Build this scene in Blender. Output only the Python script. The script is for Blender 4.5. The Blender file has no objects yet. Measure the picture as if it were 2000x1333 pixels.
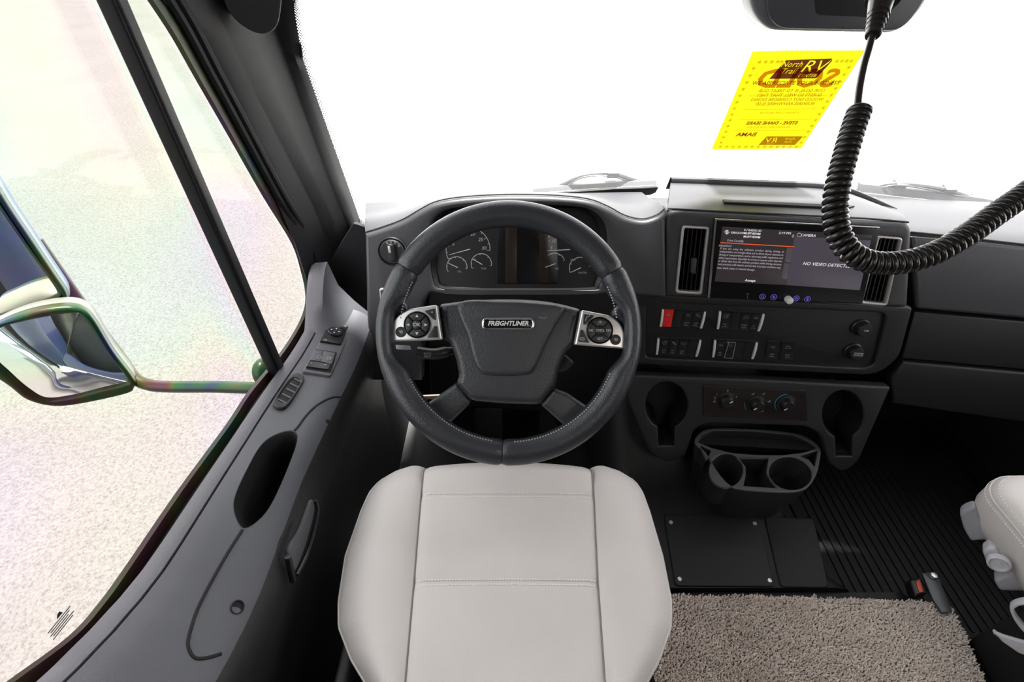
import bpy, bmesh, math, random
import numpy as np
from mathutils import Vector, Matrix
from mathutils.bvhtree import BVHTree
random.seed(4)
SC = bpy.context.scene
COL = SC.collection
rad = math.radians

# ------------------------------------------------------------------ camera
CAMZ, PITCH, FPX = 1.27, rad(41), 950.0
CP, SP = math.cos(PITCH), math.sin(PITCH)
cd = bpy.data.cameras.new('camera'); cam = bpy.data.objects.new('camera', cd); COL.objects.link(cam)
cam.location = (0, 0, CAMZ); cam.rotation_euler = (math.pi/2 - PITCH, 0, 0)
cd.sensor_width = 36; cd.lens = FPX/2000*36; cd.clip_start = .01; cd.clip_end = 500
SC.camera = cam
# ------------------------------------------------------------------ world, sun, exposure
w = bpy.data.worlds.new('overcast_sky'); SC.world = w; w.use_nodes = True
bg = w.node_tree.nodes['Background']
bg.inputs[0].default_value = (.98, .97, 1.0, 1); bg.inputs[1].default_value = 3.6
sd = bpy.data.lights.new('sun', 'SUN'); sd.energy = 26; sd.angle = rad(6); sd.color = (1, .97, .92)
sun = bpy.data.objects.new('sun', sd); COL.objects.link(sun); sun.rotation_euler = (rad(-13), rad(3), 0); sun.location = (0, 3, 6)
SC.view_settings.view_transform = 'Standard'; SC.view_settings.look = 'None'
SC.view_settings.gamma = 1; SC.view_settings.use_curve_mapping = False
SC.view_settings.exposure = 0.0

# ------------------------------------------------------------------ geometry helpers
CAM = Vector((0, 0, CAMZ))
def ray(px, py):
    a = (px-1000)/FPX; b = (666.5-py)/FPX
    return Vector((a, CP + b*SP, -SP + b*CP))
def onX(px, py, x): d = ray(px, py); return CAM + d*(x/d.x)
def onY(px, py, y): d = ray(px, py); return CAM + d*(y/d.y)
def onZ(px, py, z): d = ray(px, py); return CAM + d*((z-CAMZ)/d.z)
def atD(px, py, dep): return CAM + ray(px, py)*dep
def proj(p):
    q = Vector(p)-CAM
    dep = q.y*CP - q.z*SP; up = q.y*SP + q.z*CP
    return (1000 + FPX*q.x/dep, 666.5 - FPX*up/dep)
class Frame:
    def __init__(s, o, r, u):
        s.o = Vector(o); s.r = Vector(r).normalized(); s.n = s.r.cross(Vector(u)).normalized(); s.u = s.n.cross(s.r)
    def w(s, a, b, c=0): return s.o + s.r*a + s.u*b + s.n*c
    def px(s, x, y, c=0):
        d = ray(x, y); o = s.o + s.n*c
        t = (o-CAM).dot(s.n)/d.dot(s.n); p = CAM + d*t - o
        return (p.dot(s.r), p.dot(s.u))
    def pxs(s, pts, c=0): return [s.px(x, y, c) for x, y in pts]
    def off(s, c): return Frame(s.o + s.n*c, s.r, s.u)
def rr(pts, r, n=5):
    """round the corners of a closed polygon; r one radius or one per corner"""
    out = []; N = len(pts)
    for i in range(N):
        p = Vector(pts[i]); a = Vector(pts[i-1]); b = Vector(pts[(i+1) % N])
        ri = r[i] if isinstance(r, (list, tuple)) else r
        if ri <= 0: out.append(tuple(p)); continue
        da = (a-p); db = (b-p)
        k = min(ri, da.length*.48, db.length*.48)
        p0 = p + da.normalized()*k; p1 = p + db.normalized()*k
        for j in range(n+1):
            t = j/n
            out.append(tuple(p0*(1-t)**2 + p*2*t*(1-t) + p1*t*t))
    return out
def cat(pts, n=6, closed=False):
    """catmull-rom through points"""
    P = [Vector(p) for p in pts]; N = len(P); out = []
    segs = N if closed else N-1
    for i in range(segs):
        if closed: a, b, c, d = P[i-1], P[i], P[(i+1) % N], P[(i+2) % N]
        else: a, b, c, d = P[max(i-1, 0)], P[i], P[i+1], P[min(i+2, N-1)]
        for j in range(n):
            t = j/n
            out.append(.5*((2*b) + (c-a)*t + (2*a-5*b+4*c-d)*t*t + (3*b-a-3*c+d)*t**3))
    if not closed: out.append(P[-1].copy())
    return out
def circ(c, rx, ry=None, n=28, a0=0, a1=2*math.pi, end=False):
    ry = rx if ry is None else ry
    m = n+1 if end else n
    return [(c[0]+rx*math.cos(a0+(a1-a0)*i/n), c[1]+ry*math.sin(a0+(a1-a0)*i/n)) for i in range(m)]
def inside(p, poly):
    x, y = p; c = False; j = len(poly)-1
    for i in range(len(poly)):
        xi, yi = poly[i][0], poly[i][1]; xj, yj = poly[j][0], poly[j][1]
        if (yi > y) != (yj > y) and x < (xj-xi)*(y-yi)/(yj-yi)+xi: c = not c
        j = i
    return c
WLOC = {}
def finish(name, me, mat, parent=None, smooth=38):
    co = np.empty(len(me.vertices)*3); me.vertices.foreach_get('co', co); co = co.reshape(-1, 3)
    cen = (co.min(0)+co.max(0))/2
    me.vertices.foreach_set('co', (co-cen).ravel())
    if smooth:
        me.shade_smooth()
        if smooth < 180: me.set_sharp_from_angle(angle=rad(smooth))
    me.update(); me.name = name
    o = bpy.data.objects.new(name, me); COL.objects.link(o)
    me.materials.clear()
    if mat: me.materials.append(mat)
    o.location = Vector(cen); WLOC[o] = Vector(cen)
    if parent is not None:
        o.parent = parent; o.matrix_parent_inverse = Matrix.Translation(-WLOC[parent])
    return o
def raw(name, verts, faces, mat, parent=None, smooth=38):
    me = bpy.data.meshes.new(name); me.from_pydata([tuple(v) for v in verts], [], faces)
    bm = bmesh.new(); bm.from_mesh(me); bmesh.ops.recalc_face_normals(bm, faces=bm.faces); bm.to_mesh(me); bm.free()
    return finish(name, me, mat, parent, smooth)
def grid(rows, closed_u=False, cap=False):
    n = len(rows[0]); v = [p for r in rows for p in r]; f = []
    for i in range(len(rows)-1):
        for j in range(n if closed_u else n-1):
            k = (j+1) % n
            f.append((i*n+j, i*n+k, (i+1)*n+k, (i+1)*n+j))
    if cap:
        f.append(tuple(range(n))); f.append(tuple((len(rows)-1)*n+j for j in range(n)))
    return v, f
def merge(*vf):
    V = []; Fc = []
    for v, f in vf:
        b = len(V); V += list(v); Fc += [tuple(i+b for i in q) for q in f]
    return V, Fc
def solid(rows, thick, dirv=None):
    """a grid with thickness along dirv"""
    d = Vector(dirv).normalized()*thick
    v, f = grid(rows); n = len(rows[0]); m = len(rows); N = len(v)
    V = v + [Vector(p)+d for p in v]; Fs = list(f) + [tuple(i+N for i in reversed(q)) for q in f]
    edge = [j for j in range(n)] + [i*n+n-1 for i in range(1, m)] + [(m-1)*n+j for j in range(n-2, -1, -1)] + [i*n for i in range(m-2, 0, -1)]
    for i in range(len(edge)):
        a, b = edge[i], edge[(i+1) % len(edge)]; Fs.append((a, b, b+N, a+N))
    return V, Fs
def tube_vf(pts, r, seg=10, cap=True, flat=None):
    P = [Vector(p) for p in pts]; rows = []; T = []
    for i in range(len(P)):
        t = (P[min(i+1, len(P)-1)]-P[max(i-1, 0)]); T.append(t.normalized() if t.length > 1e-9 else Vector((0, 0, 1)))
    ref = Vector((0, 0, 1)) if abs(T[0].z) < .9 else Vector((0, 1, 0))
    nrm = (ref - T[0]*ref.dot(T[0])).normalized()
    for i, p in enumerate(P):
        nrm = (nrm - T[i]*nrm.dot(T[i])).normalized(); b = T[i].cross(nrm)
        ri = r[i] if isinstance(r, (list, tuple)) else r
        rows.append([p + nrm*(ri*math.cos(2*math.pi*k/seg)) + b*(ri*math.sin(2*math.pi*k/seg)) for k in range(seg)])
    return grid(rows, True, cap)
def tube(name, pts, r, mat, parent=None, seg=10): return raw(name, *tube_vf(pts, r, seg), mat, parent)
def plate_mesh(fr, loops, thick=.01, bevel=.001, front=0.0, bres=2):
    cu = bpy.data.curves.new('tmp', 'CURVE'); cu.dimensions = '2D'; cu.fill_mode = 'BOTH'
    bevel = min(bevel, thick*.49)
    cu.extrude = max(thick/2-bevel, 0); cu.bevel_depth = bevel; cu.bevel_resolution = bres; cu.offset = -bevel
    for L in loops:
        L = [Vector((p[0], p[1])) for p in L]
        M = [L[0]]
        for p in L[1:]:
            if (p-M[-1]).length > 1e-5: M.append(p)
        if (M[0]-M[-1]).length < 1e-5: M.pop()
        s = cu.splines.new('POLY'); s.points.add(len(M)-1)
        for q, p in zip(s.points, M): q.co = (p.x, p.y, 0, 1)
        s.use_cyclic_u = True
    o = bpy.data.objects.new('tmp', cu)
    me = bpy.data.meshes.new_from_object(o); bpy.data.objects.remove(o); bpy.data.curves.remove(cu)
    M = Matrix(((fr.r.x, fr.u.x, fr.n.x, fr.o.x), (fr.r.y, fr.u.y, fr.n.y, fr.o.y), (fr.r.z, fr.u.z, fr.n.z, fr.o.z), (0, 0, 0, 1)))
    me.transform(M @ Matrix.Translation((0, 0, front-thick/2)))
    bm = bmesh.new(); bm.from_mesh(me); bmesh.ops.remove_doubles(bm, verts=bm.verts, dist=1e-6)
    bmesh.ops.recalc_face_normals(bm, faces=bm.faces); bm.to_mesh(me); bm.free()
    return me
def plate(name, fr, loops, mat, parent=None, thick=.01, bevel=.001, front=0.0, bres=2, smooth=40):
    if not isinstance(loops[0], list): loops = [loops]
    return finish(name, plate_mesh(fr, loops, thick, bevel, front, bres), mat, parent, smooth)
def join_meshes(name, mes, mat, parent=None, smooth=38):
    bm = bmesh.new()
    for m in mes: bm.from_mesh(m); bpy.data.meshes.remove(m)
    me = bpy.data.meshes.new(name); bm.to_mesh(me); bm.free()
    return finish(name, me, mat, parent, smooth)
def text_mesh(fr, s, pos, size, ext=.0002, shear=0, align='CENTER', mirror=False, fat=0.0, sx=1.0, front=.0003, rot=0):
    cu = bpy.data.curves.new('t', 'FONT'); cu.body = s; cu.size = size; cu.align_x = align; cu.align_y = 'CENTER'
    cu.extrude = ext; cu.shear = shear; cu.offset = fat; cu.resolution_u = 2
    o = bpy.data.objects.new('t', cu); me = bpy.data.meshes.new_from_object(o); bpy.data.objects.remove(o); bpy.data.curves.remove(cu)
    M = Matrix(((fr.r.x, fr.u.x, fr.n.x, fr.o.x), (fr.r.y, fr.u.y, fr.n.y, fr.o.y), (fr.r.z, fr.u.z, fr.n.z, fr.o.z), (0, 0, 0, 1)))
    me.transform(M @ Matrix.Translation((pos[0], pos[1], front)) @ Matrix.Rotation(rot, 4, 'Z') @ Matrix.Diagonal((-sx if mirror else sx, 1, 1, 1)))
    return me
def text(name, fr, s, pos, size, mat, parent=None, **k): return finish(name, text_mesh(fr, s, pos, size, **k), mat, parent, 0)
def strokes(name, fr, lines, wd, mat, parent=None, front=.0004, thick=.0006):
    """thin flat printed lines: each a polyline of (u,v)"""
    vf = []
    for L in lines:
        L = [Vector((p[0], p[1])) for p in L]
        if len(L) < 2: continue
        lo, hi = [], []
        for i, p in enumerate(L):
            t = (L[min(i+1, len(L)-1)]-L[max(i-1, 0)])
            t = t.normalized() if t.length > 1e-9 else Vector((1, 0)); q = Vector((-t.y, t.x))*wd/2
            lo.append(fr.w(p.x-q.x, p.y-q.y, front)); hi.append(fr.w(p.x+q.x, p.y+q.y, front))
        vf.append(solid([lo, hi], thick, -fr.n))
    return raw(name, *merge(*vf), mat, parent, 0)
def ico(c, r, sc=(1, 1, 1), sub=2):
    bm = bmesh.new(); bmesh.ops.create_icosphere(bm, subdivisions=sub, radius=1)
    v = [Vector(c)+Vector((p.co.x*r*sc[0], p.co.y*r*sc[1], p.co.z*r*sc[2])) for p in bm.verts]; bm.verts.index_update()
    f = [tuple(q.index for q in fa.verts) for fa in bm.faces]; bm.free(); return v, f
def disc_rows(fr, c, prof, n=28):
    """lathe about the frame normal: prof = [(radius, height)]"""
    return [[fr.w(c[0]+r*math.cos(2*math.pi*k/n), c[1]+r*math.sin(2*math.pi*k/n), h) for k in range(n)] for r, h in prof]
def lathe(name, fr, c, prof, mat, parent=None, n=28, smooth=38):
    return raw(name, *grid(disc_rows(fr, c, prof, n), True, True), mat, parent, smooth)
def box_vf(fr, a0, a1, b0, b1, c0, c1):
    v = [fr.w(a, b, c) for a in (a0, a1) for b in (b0, b1) for c in (c0, c1)]
    return v, [(0, 1, 3, 2), (4, 6, 7, 5), (0, 4, 5, 1), (2, 3, 7, 6), (0, 2, 6, 4), (1, 5, 7, 3)]
def tag(o, label=None, cat_=None, group=None, kind=None):
    if label: o['label'] = label
    if cat_: o['category'] = cat_
    if group: o['group'] = group
    if kind: o['kind'] = kind
    return o
def thing(name, loc, label, cat_, group=None, kind=None):
    e = bpy.data.objects.new(name, None); COL.objects.link(e); e.location = Vector(loc); e.empty_display_size = .05
    WLOC[e] = Vector(loc); return tag(e, label, cat_, group, kind)

# ------------------------------------------------------------------ materials
def nodes(name):
    m = bpy.data.materials.new(name); m.use_nodes = True
    nt = m.node_tree; return m, nt, nt.nodes['Principled BSDF'], nt.nodes['Material Output']
def mat(name, col, rough=.5, metal=0.0, bump=0.0, bscale=900, var=0.0, vscale=8, spec=.5, coat=0.0, emit=None, estr=1.0, sheen=0):
    m, nt, b, out = nodes(name)
    b.inputs['Base Color'].default_value = (*col, 1); b.inputs['Roughness'].default_value = rough
    b.inputs['Metallic'].default_value = metal; b.inputs['Specular IOR Level'].default_value = spec
    b.inputs['Coat Weight'].default_value = coat
    if sheen: b.inputs['Sheen Weight'].default_value = sheen
    if emit: b.inputs['Emission Color'].default_value = (*emit, 1); b.inputs['Emission Strength'].default_value = estr
    if bump or var:
        tc = nt.nodes.new('ShaderNodeTexCoord')
    if bump:
        t = nt.nodes.new('ShaderNodeTexVoronoi'); t.inputs['Scale'].default_value = bscale
        bp = nt.nodes.new('ShaderNodeBump'); bp.inputs['Strength'].default_value = bump; bp.inputs['Distance'].default_value = .0006
        nt.links.new(tc.outputs['Object'], t.inputs['Vector']); nt.links.new(t.outputs['Distance'], bp.inputs['Height'])
        nt.links.new(bp.outputs['Normal'], b.inputs['Normal'])
    if var:
        t = nt.nodes.new('ShaderNodeTexNoise'); t.inputs['Scale'].default_value = vscale; t.inputs['Detail'].default_value = 5
        rp = nt.nodes.new('ShaderNodeValToRGB')
        rp.color_ramp.elements[0].position = .3; rp.color_ramp.elements[1].position = .7
        rp.color_ramp.elements[0].color = (*[c*(1-var) for c in col], 1); rp.color_ramp.elements[1].color = (*[min(1, c*(1+var)) for c in col], 1)
        nt.links.new(tc.outputs['Object'], t.inputs['Vector']); nt.links.new(t.outputs['Fac'], rp.inputs[0]); nt.links.new(rp.outputs[0], b.inputs['Base Color'])
    return m
RAINBOW = [(0, (.80, .62, 1)), (.2, (.66, .82, 1)), (.4, (.62, 1, .72)), (.55, (.95, 1, .62)), (.7, (1, .76, .72)), (.85, (.95, .68, 1)), (1, (.66, .8, 1))]  # polarised stress colours, painted in as a fixed pattern
def rainbow_nodes(nt, scale, sat):
    tc = nt.nodes.new('ShaderNodeTexCoord'); n = nt.nodes.new('ShaderNodeTexNoise'); n.inputs['Scale'].default_value = scale
    n.inputs['Detail'].default_value = 1.5; n.inputs['Distortion'].default_value = .6
    mul = nt.nodes.new('ShaderNodeMath'); mul.operation = 'MULTIPLY_ADD'; mul.inputs[1].default_value = 2.4; mul.inputs[2].default_value = -.7
    rp = nt.nodes.new('ShaderNodeValToRGB'); els = rp.color_ramp.elements
    while len(els) < len(RAINBOW): els.new(.5)
    for e, (p, c) in zip(els, RAINBOW): e.position = p; e.color = (*[max(0.0, 1-(1-x)*sat) for x in c], 1)
    nt.links.new(tc.outputs['Object'], n.inputs['Vector']); nt.links.new(n.outputs['Fac'], mul.inputs[0]); nt.links.new(mul.outputs[0], rp.inputs[0])
    return rp
def glass(name, haze=0.0, tint=None, sat=.3, col=(1, 1, 1), refl=.05):
    m, nt, b, out = nodes(name); nt.nodes.remove(b)
    tr = nt.nodes.new('ShaderNodeBsdfTransparent'); tr.inputs[0].default_value = (*col, 1)
    if tint:
        rp = rainbow_nodes(nt, tint, sat); nt.links.new(rp.outputs[0], tr.inputs[0])
    gl = nt.nodes.new('ShaderNodeBsdfGlossy'); gl.inputs['Roughness'].default_value = .02
    mx = nt.nodes.new('ShaderNodeMixShader'); mx.inputs[0].default_value = refl
    nt.links.new(tr.outputs[0], mx.inputs[1]); nt.links.new(gl.outputs[0], mx.inputs[2]); last = mx
    if haze:
        tl = nt.nodes.new('ShaderNodeBsdfTranslucent'); tl.inputs[0].default_value = (.95, .97, 1, 1)
        m2 = nt.nodes.new('ShaderNodeMixShader'); m2.inputs[0].default_value = haze
        nt.links.new(mx.outputs[0], m2.inputs[1]); nt.links.new(tl.outputs[0], m2.inputs[2]); last = m2
    nt.links.new(last.outputs[0], out.inputs[0]); return m
def painted_sheen(name, col, rough, sat, scale=5, metal=0.0):
    """gloss with the polarised rainbow sheen painted into its base colour"""
    m, nt, b, out = nodes(name)
    b.inputs['Base Color'].default_value = (*col, 1); b.inputs['Roughness'].default_value = rough; b.inputs['Metallic'].default_value = metal
    rp = rainbow_nodes(nt, scale, sat)
    if metal: nt.links.new(rp.outputs[0], b.inputs['Base Color'])
    else:
        g = nt.nodes.new('ShaderNodeGamma'); g.inputs[1].default_value = 4.0
        mx = nt.nodes.new('ShaderNodeMixRGB'); mx.blend_type = 'MULTIPLY'; mx.inputs[0].default_value = 1; mx.inputs[2].default_value = (*col, 1)
        nt.links.new(rp.outputs[0], g.inputs[0]); nt.links.new(g.outputs[0], mx.inputs[1]); nt.links.new(mx.outputs[0], b.inputs['Base Color'])
        b.inputs['Specular IOR Level'].default_value = .25
    return m
M = {}
M['dash'] = mat('dash_plastic', (.034, .035, .039), .46, bump=.35, bscale=700)
M['dash_dark'] = mat('dash_dark_plastic', (.011, .011, .012), .5, bump=.3, bscale=800)
M['dash_low'] = mat('console_plastic', (.020, .020, .022), .55, bump=.3, bscale=700)
M['black'] = mat('black_plastic', (.010, .010, .011), .4)
M['matte_black'] = mat('matte_black', (.006, .006, .006), .8)
M['gloss_black'] = mat('gloss_black', (.006, .006, .007), .2, spec=.3)
M['lens'] = mat('cluster_lens', (.009, .009, .010), .5, spec=.25)
M['door'] = mat('door_plastic', (.084, .087, .098), .52, bump=.5, bscale=600)
M['door_dark_shaded'] = mat('door_plastic_shaded', (.013, .013, .0145), .55, bump=.4, bscale=600)  # door plastic darkened to paint in the shade low on the door
M['pillar'] = mat('pillar_plastic', (.017, .017, .019), .6, bump=.25, bscale=800, spec=.25)
M['rubber'] = mat('black_rubber', (.006, .006, .007), .6, spec=.2)
M['leather'] = mat('wheel_leather', (.024, .0255, .031), .33, bump=.5, bscale=520)
M['hub'] = mat('airbag_cover_plastic', (.030, .0315, .036), .38, bump=.6, bscale=420)
M['silver'] = mat('satin_silver', (.62, .60, .59), .34, metal=.75)
M['chrome'] = mat('chrome', (.8, .79, .78), .12, metal=1)
M['badge_silver'] = mat('badge_silver', (.75, .73, .71), .3, metal=.2)
M['vent_frame'] = mat('warm_silver_trim', (.50, .47, .45), .36, metal=.55)
M['vinyl'] = mat('seat_vinyl', (.535, .505, .487), .52, bump=.35, bscale=420, var=.035, vscale=7)
M['stitch'] = mat('seat_stitching', (.82, .80, .78), .7)
M['seam'] = mat('seat_seam', (.20, .19, .185), .8)
M['grey_knob'] = mat('light_grey_plastic', (.26, .26, .29), .5, bump=.3, bscale=500)
M['grey_smooth'] = mat('pale_grey_plastic', (.46, .46, .50), .4)
M['floor'] = mat('floor_rubber', (.008, .008, .0085), .6, bump=.2, bscale=300)
M['mat'] = mat('ribbed_mat', (.006, .006, .0065), .6)
M['red'] = mat('hazard_red', (.52, .012, .012), .45, emit=(.5, .01, .01), estr=.12)
M['orange'] = mat('buckle_orange', (.75, .07, .01), .4)
M['legend'] = mat('grey_legend', (.30, .30, .31), .6)
M['white_print'] = mat('white_print', (.75, .75, .76), .5)
M['dial_print'] = mat('dial_print', (.46, .47, .50), .5)
M['needle'] = mat('needle', (.62, .63, .66), .4)
M['blue_print'] = mat('blue_print', (.04, .22, .36), .5)
M['red_print'] = mat('red_print', (.35, .02, .02), .5)
M['screen_l'] = mat('screen_dark_panel', (.004, .004, .004), .18, emit=(.030, .024, .026), estr=1)
M['screen_r'] = mat('screen_grey_panel', (.004, .004, .004), .18, emit=(.062, .054, .070), estr=1)
M['screen_btn'] = mat('screen_grey_button', (.004, .004, .004), .18, emit=(.072, .062, .072), estr=1)
M['screen_text'] = mat('screen_white_text', (.1, .1, .1), .3, emit=(.70, .66, .70), estr=1)
M['screen_dim'] = mat('screen_dim_text', (.1, .1, .1), .3, emit=(.34, .29, .33), estr=1)
M['screen_line'] = mat('screen_orange_line', (.1, .02, .01), .3, emit=(.75, .10, .025), estr=1)
M['icon'] = mat('touch_icon_violet', (.02, .02, .05), .3, emit=(.14, .11, .62), estr=1)
M['brown_lcd'] = mat('unlit_lcd_brown', (.018, .010, .007), .3)
M['hvac'] = mat('climate_panel', (.013, .009, .008), .4)
M['yellow'] = mat('yellow_paper', (.95, .86, .03), .8)
M['carpet'] = mat('carpet_backing', (.20, .165, .145), .95)
M['cord'] = mat('cord_rubber', (.014, .011, .011), .3)
M['white_paint'] = mat('white_paint', (.82, .83, .85), .25, coat=.5)
M['navy_paint'] = mat('navy_paint', (.022, .028, .075), .25, coat=.4)
M['wiper'] = mat('wiper_black', (.05, .052, .056), .45)
M['tan'] = mat('beige_plastic', (.45, .38, .27), .5)
M['steel'] = mat('zinc_bolt', (.68, .70, .71), .35, metal=.7)
M['frit'] = mat('frit_black', (.012, .012, .013), .6)
M['windshield'] = glass('windshield_glass', haze=.018, refl=.03)
M['side_glass'] = glass('side_glass', tint=1.6, sat=.16, refl=.012)
M['mirror'] = painted_sheen('mirror_glass', (.9, .9, .9), .01, .33, 4, metal=1.0)
M['black_sheen'] = painted_sheen('black_painted_sheen', (.026, .026, .030), .35, 1.0, 6)
M['mirror_shell'] = mat('mirror_housing', (.05, .05, .05), .4)
# translucent yellow sheet: lets the daylight through
def yellow_sheet():
    m, nt, b, out = nodes('yellow_translucent_paper'); b.inputs['Base Color'].default_value = (.50, .48, .02, 1); b.inputs['Roughness'].default_value = .8
    tl = nt.nodes.new('ShaderNodeBsdfTranslucent'); tl.inputs[0].default_value = (.50, .48, .05, 1)
    mx = nt.nodes.new('ShaderNodeMixShader'); mx.inputs[0].default_value = .72
    nt.links.new(b.outputs[0], mx.inputs[1]); nt.links.new(tl.outputs[0], mx.inputs[2]); nt.links.new(mx.outputs[0], out.inputs[0]); return m
M['yellow'] = yellow_sheet()
def ink(name, col, k=.6):
    """printing ink: a colour filter over the paper behind it"""
    m, nt, b, out = nodes(name); nt.nodes.remove(b)
    tr = nt.nodes.new('ShaderNodeBsdfTransparent'); tr.inputs[0].default_value = (*col, 1)
    nt.links.new(tr.outputs[0], out.inputs[0]); return m
M['ink_orange'] = ink('sheet_orange_ink', (.78, .50, .45)); M['ink_brown'] = ink('sheet_brown_ink', (.42, .33, .6))
M['ink_pale'] = ink('sheet_faint_ink', (.80, .75, .6)); M['ink_logo'] = ink('sheet_logo_ink', (.37, .20, .9)); M['ink_gold'] = ink('sheet_gold_ink', (.66, .48, .5))
M['ink_hand'] = ink('sheet_pen_ink', (.55, .28, .4))
M['sticker_blue'] = mat('sticker_blue', (.10, .30, .75), .4); M['sticker_white'] = ink('sticker_white', (.62, .70, .78))
def ground_mat(name, base, speck, scale):
    m, nt, b, out = nodes(name); b.inputs['Roughness'].default_value = .9; b.inputs['Specular IOR Level'].default_value = 0
    tc = nt.nodes.new('ShaderNodeTexCoord')
    n1 = nt.nodes.new('ShaderNodeTexVoronoi'); n1.inputs['Scale'].default_value = scale
    n2 = nt.nodes.new('ShaderNodeTexNoise'); n2.inputs['Scale'].default_value = scale*.35; n2.inputs['Detail'].default_value = 6; n2.inputs['Roughness'].default_value = .75
    n3 = nt.nodes.new('ShaderNodeTexNoise'); n3.inputs['Scale'].default_value = .7; n3.inputs['Detail'].default_value = 4
    for n in (n1, n2, n3): nt.links.new(tc.outputs['Object'], n.inputs['Vector'])
    r2 = nt.nodes.new('ShaderNodeValToRGB'); e = r2.color_ramp.elements
    e[0].position = .33; e[0].color = (*[c*speck for c in base], 1); e[1].position = .52; e[1].color = (*base, 1)
    e2 = e.new(.68); e2.color = (*[min(1, c*1.12) for c in base], 1)
    nt.links.new(n2.outputs['Fac'], r2.inputs[0])
    mx = nt.nodes.new('ShaderNodeMixRGB'); mx.blend_type = 'MULTIPLY'; mx.inputs[0].default_value = .5
    r1 = nt.nodes.new('ShaderNodeValToRGB'); r1.color_ramp.elements[0].color = (.72, .71, .69, 1); r1.color_ramp.elements[1].color = (1.0, 1.0, 1.0, 1)
    nt.links.new(n1.outputs['Color'], r1.inputs[0]); nt.links.new(r2.outputs[0], mx.inputs[1]); nt.links.new(r1.outputs[0], mx.inputs[2])
    m3 = nt.nodes.new('ShaderNodeMixRGB'); m3.blend_type = 'MULTIPLY'; m3.inputs[0].default_value = .35
    r3 = nt.nodes.new('ShaderNodeValToRGB'); r3.color_ramp.elements[0].position = .3; r3.color_ramp.elements[0].color = (.75, .75, .74, 1); r3.color_ramp.elements[1].position = .7
    nt.links.new(n3.outputs['Fac'], r3.inputs[0]); nt.links.new(mx.outputs[0], m3.inputs[1]); nt.links.new(r3.outputs[0], m3.inputs[2])
    nt.links.new(m3.outputs[0], b.inputs['Base Color']); return m
M['asphalt'] = ground_mat('asphalt_aggregate', (.101, .1003, .0985), .60, 190)
M['concrete'] = ground_mat('concrete_with_glare', (.62, .62, .60), .85, 40)  # pale tone also serves as painted glare on the ground ahead

# =================================================================== SETTING
GZ = -1.05
def flat(name, pts, z, m, thick=.05):
    v = [(x, y, z) for x, y in pts] + [(x, y, z-thick) for x, y in pts]; n = len(pts)
    f = [tuple(range(n)), tuple(range(2*n-1, n-1, -1))] + [(i, (i+1) % n, n+(i+1) % n, n+i) for i in range(n)]
    return raw(name, v, f, m, None, 0)
tag(flat('ground', [(-60, -60), (60, -60), (60, .9), (-.3, .9), (-2.2, 5.2), (-28, 61), (-60, 61)], GZ, M['asphalt']), 'grey speckled asphalt lot seen through the side window', 'ground', kind='structure')
tag(flat('bright_ground_ahead', [(-.3, .9), (60, .9), (60, 9), (17.2, 23.6), (9, 30), (-28, 61), (-2.2, 5.2)], GZ, M['concrete']), 'ground in front of the truck, painted pale for its glare', 'ground', kind='structure')  # the glare ahead is put into the ground colour
M['grass'] = mat('grass', (.16, .26, .07), .9, var=.4, vscale=30)
tag(flat('grass_verge', [(60, 9.2), (60, 61), (-27.8, 61), (9.2, 30.2), (17.4, 23.8)], GZ+.03, M['grass']), 'green grass strip beyond the pale ground', 'grass', kind='structure')
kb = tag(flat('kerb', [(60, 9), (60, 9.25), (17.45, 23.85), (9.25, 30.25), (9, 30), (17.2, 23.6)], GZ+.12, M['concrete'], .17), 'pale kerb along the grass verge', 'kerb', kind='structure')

# floor levels: footwells at FZ, raised tunnel at z = 0
FZ = -.15
tag(flat('floor', [(-.47, -.3), (1.65, -.3), (1.65, 1.25), (-.47, 1.25)], FZ, M['floor'], .04), 'black rubber cab floor in the footwells', 'floor', kind='structure')
# engine tunnel, a rounded hump
tr = []
for y in np.linspace(.515, 1.2, 16):
    z1 = 0.0 + max(0, y-.85)*.9
    xr = .80 + .10*max(0, (.62-y)/.12)**2
    row = [(.26, y, FZ-.01), (.30, y, z1-.05), (.335, y, z1-.006), (.36, y, z1), (xr-.06, y, z1), (xr-.03, y, z1-.008), (xr, y, z1-.05), (xr+.03, y, FZ+.01), (xr+.05, y, FZ-.01)]
    tr.append([Vector(p) for p in row])
v, f = grid(tr); tun = raw('floor_tunnel', v, f + [tuple(range(9)), tuple(range(15*9, 16*9))], M['floor'], None, 50)
tag(tun, 'black rubber covered engine tunnel between the footwells', 'floor', kind='structure')
FT = Frame((0, 0, 0), (1, 0, 0), (0, 1, 0))
# tunnel cover panel and its screws
cp_ = plate('cover_panel', FT, [rr([FT.px(1296, 1006), FT.px(1480, 1010), FT.px(1512, 1148), FT.px(1318, 1146)], .012)], M['floor'], tun, .008, .003, .005)
plate('cover_panel', FT, [rr([FT.px(1492, 1010), FT.px(1588, 1014), FT.px(1618, 1150), FT.px(1524, 1148)], .012)], M['floor'], tun, .008, .003, .004)
for x, y in ((1310, 1021), (1474, 1023), (1327, 1132), (1503, 1135), (1380, 965)):
    c = FT.px(x, y, .005)
    lathe('screw', FT, c, [(.0058, .004), (.0058, .0065), (.0045, .0078), (.0022, .0078), (.0018, .0066)], M['steel'], tun, 14)
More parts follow.
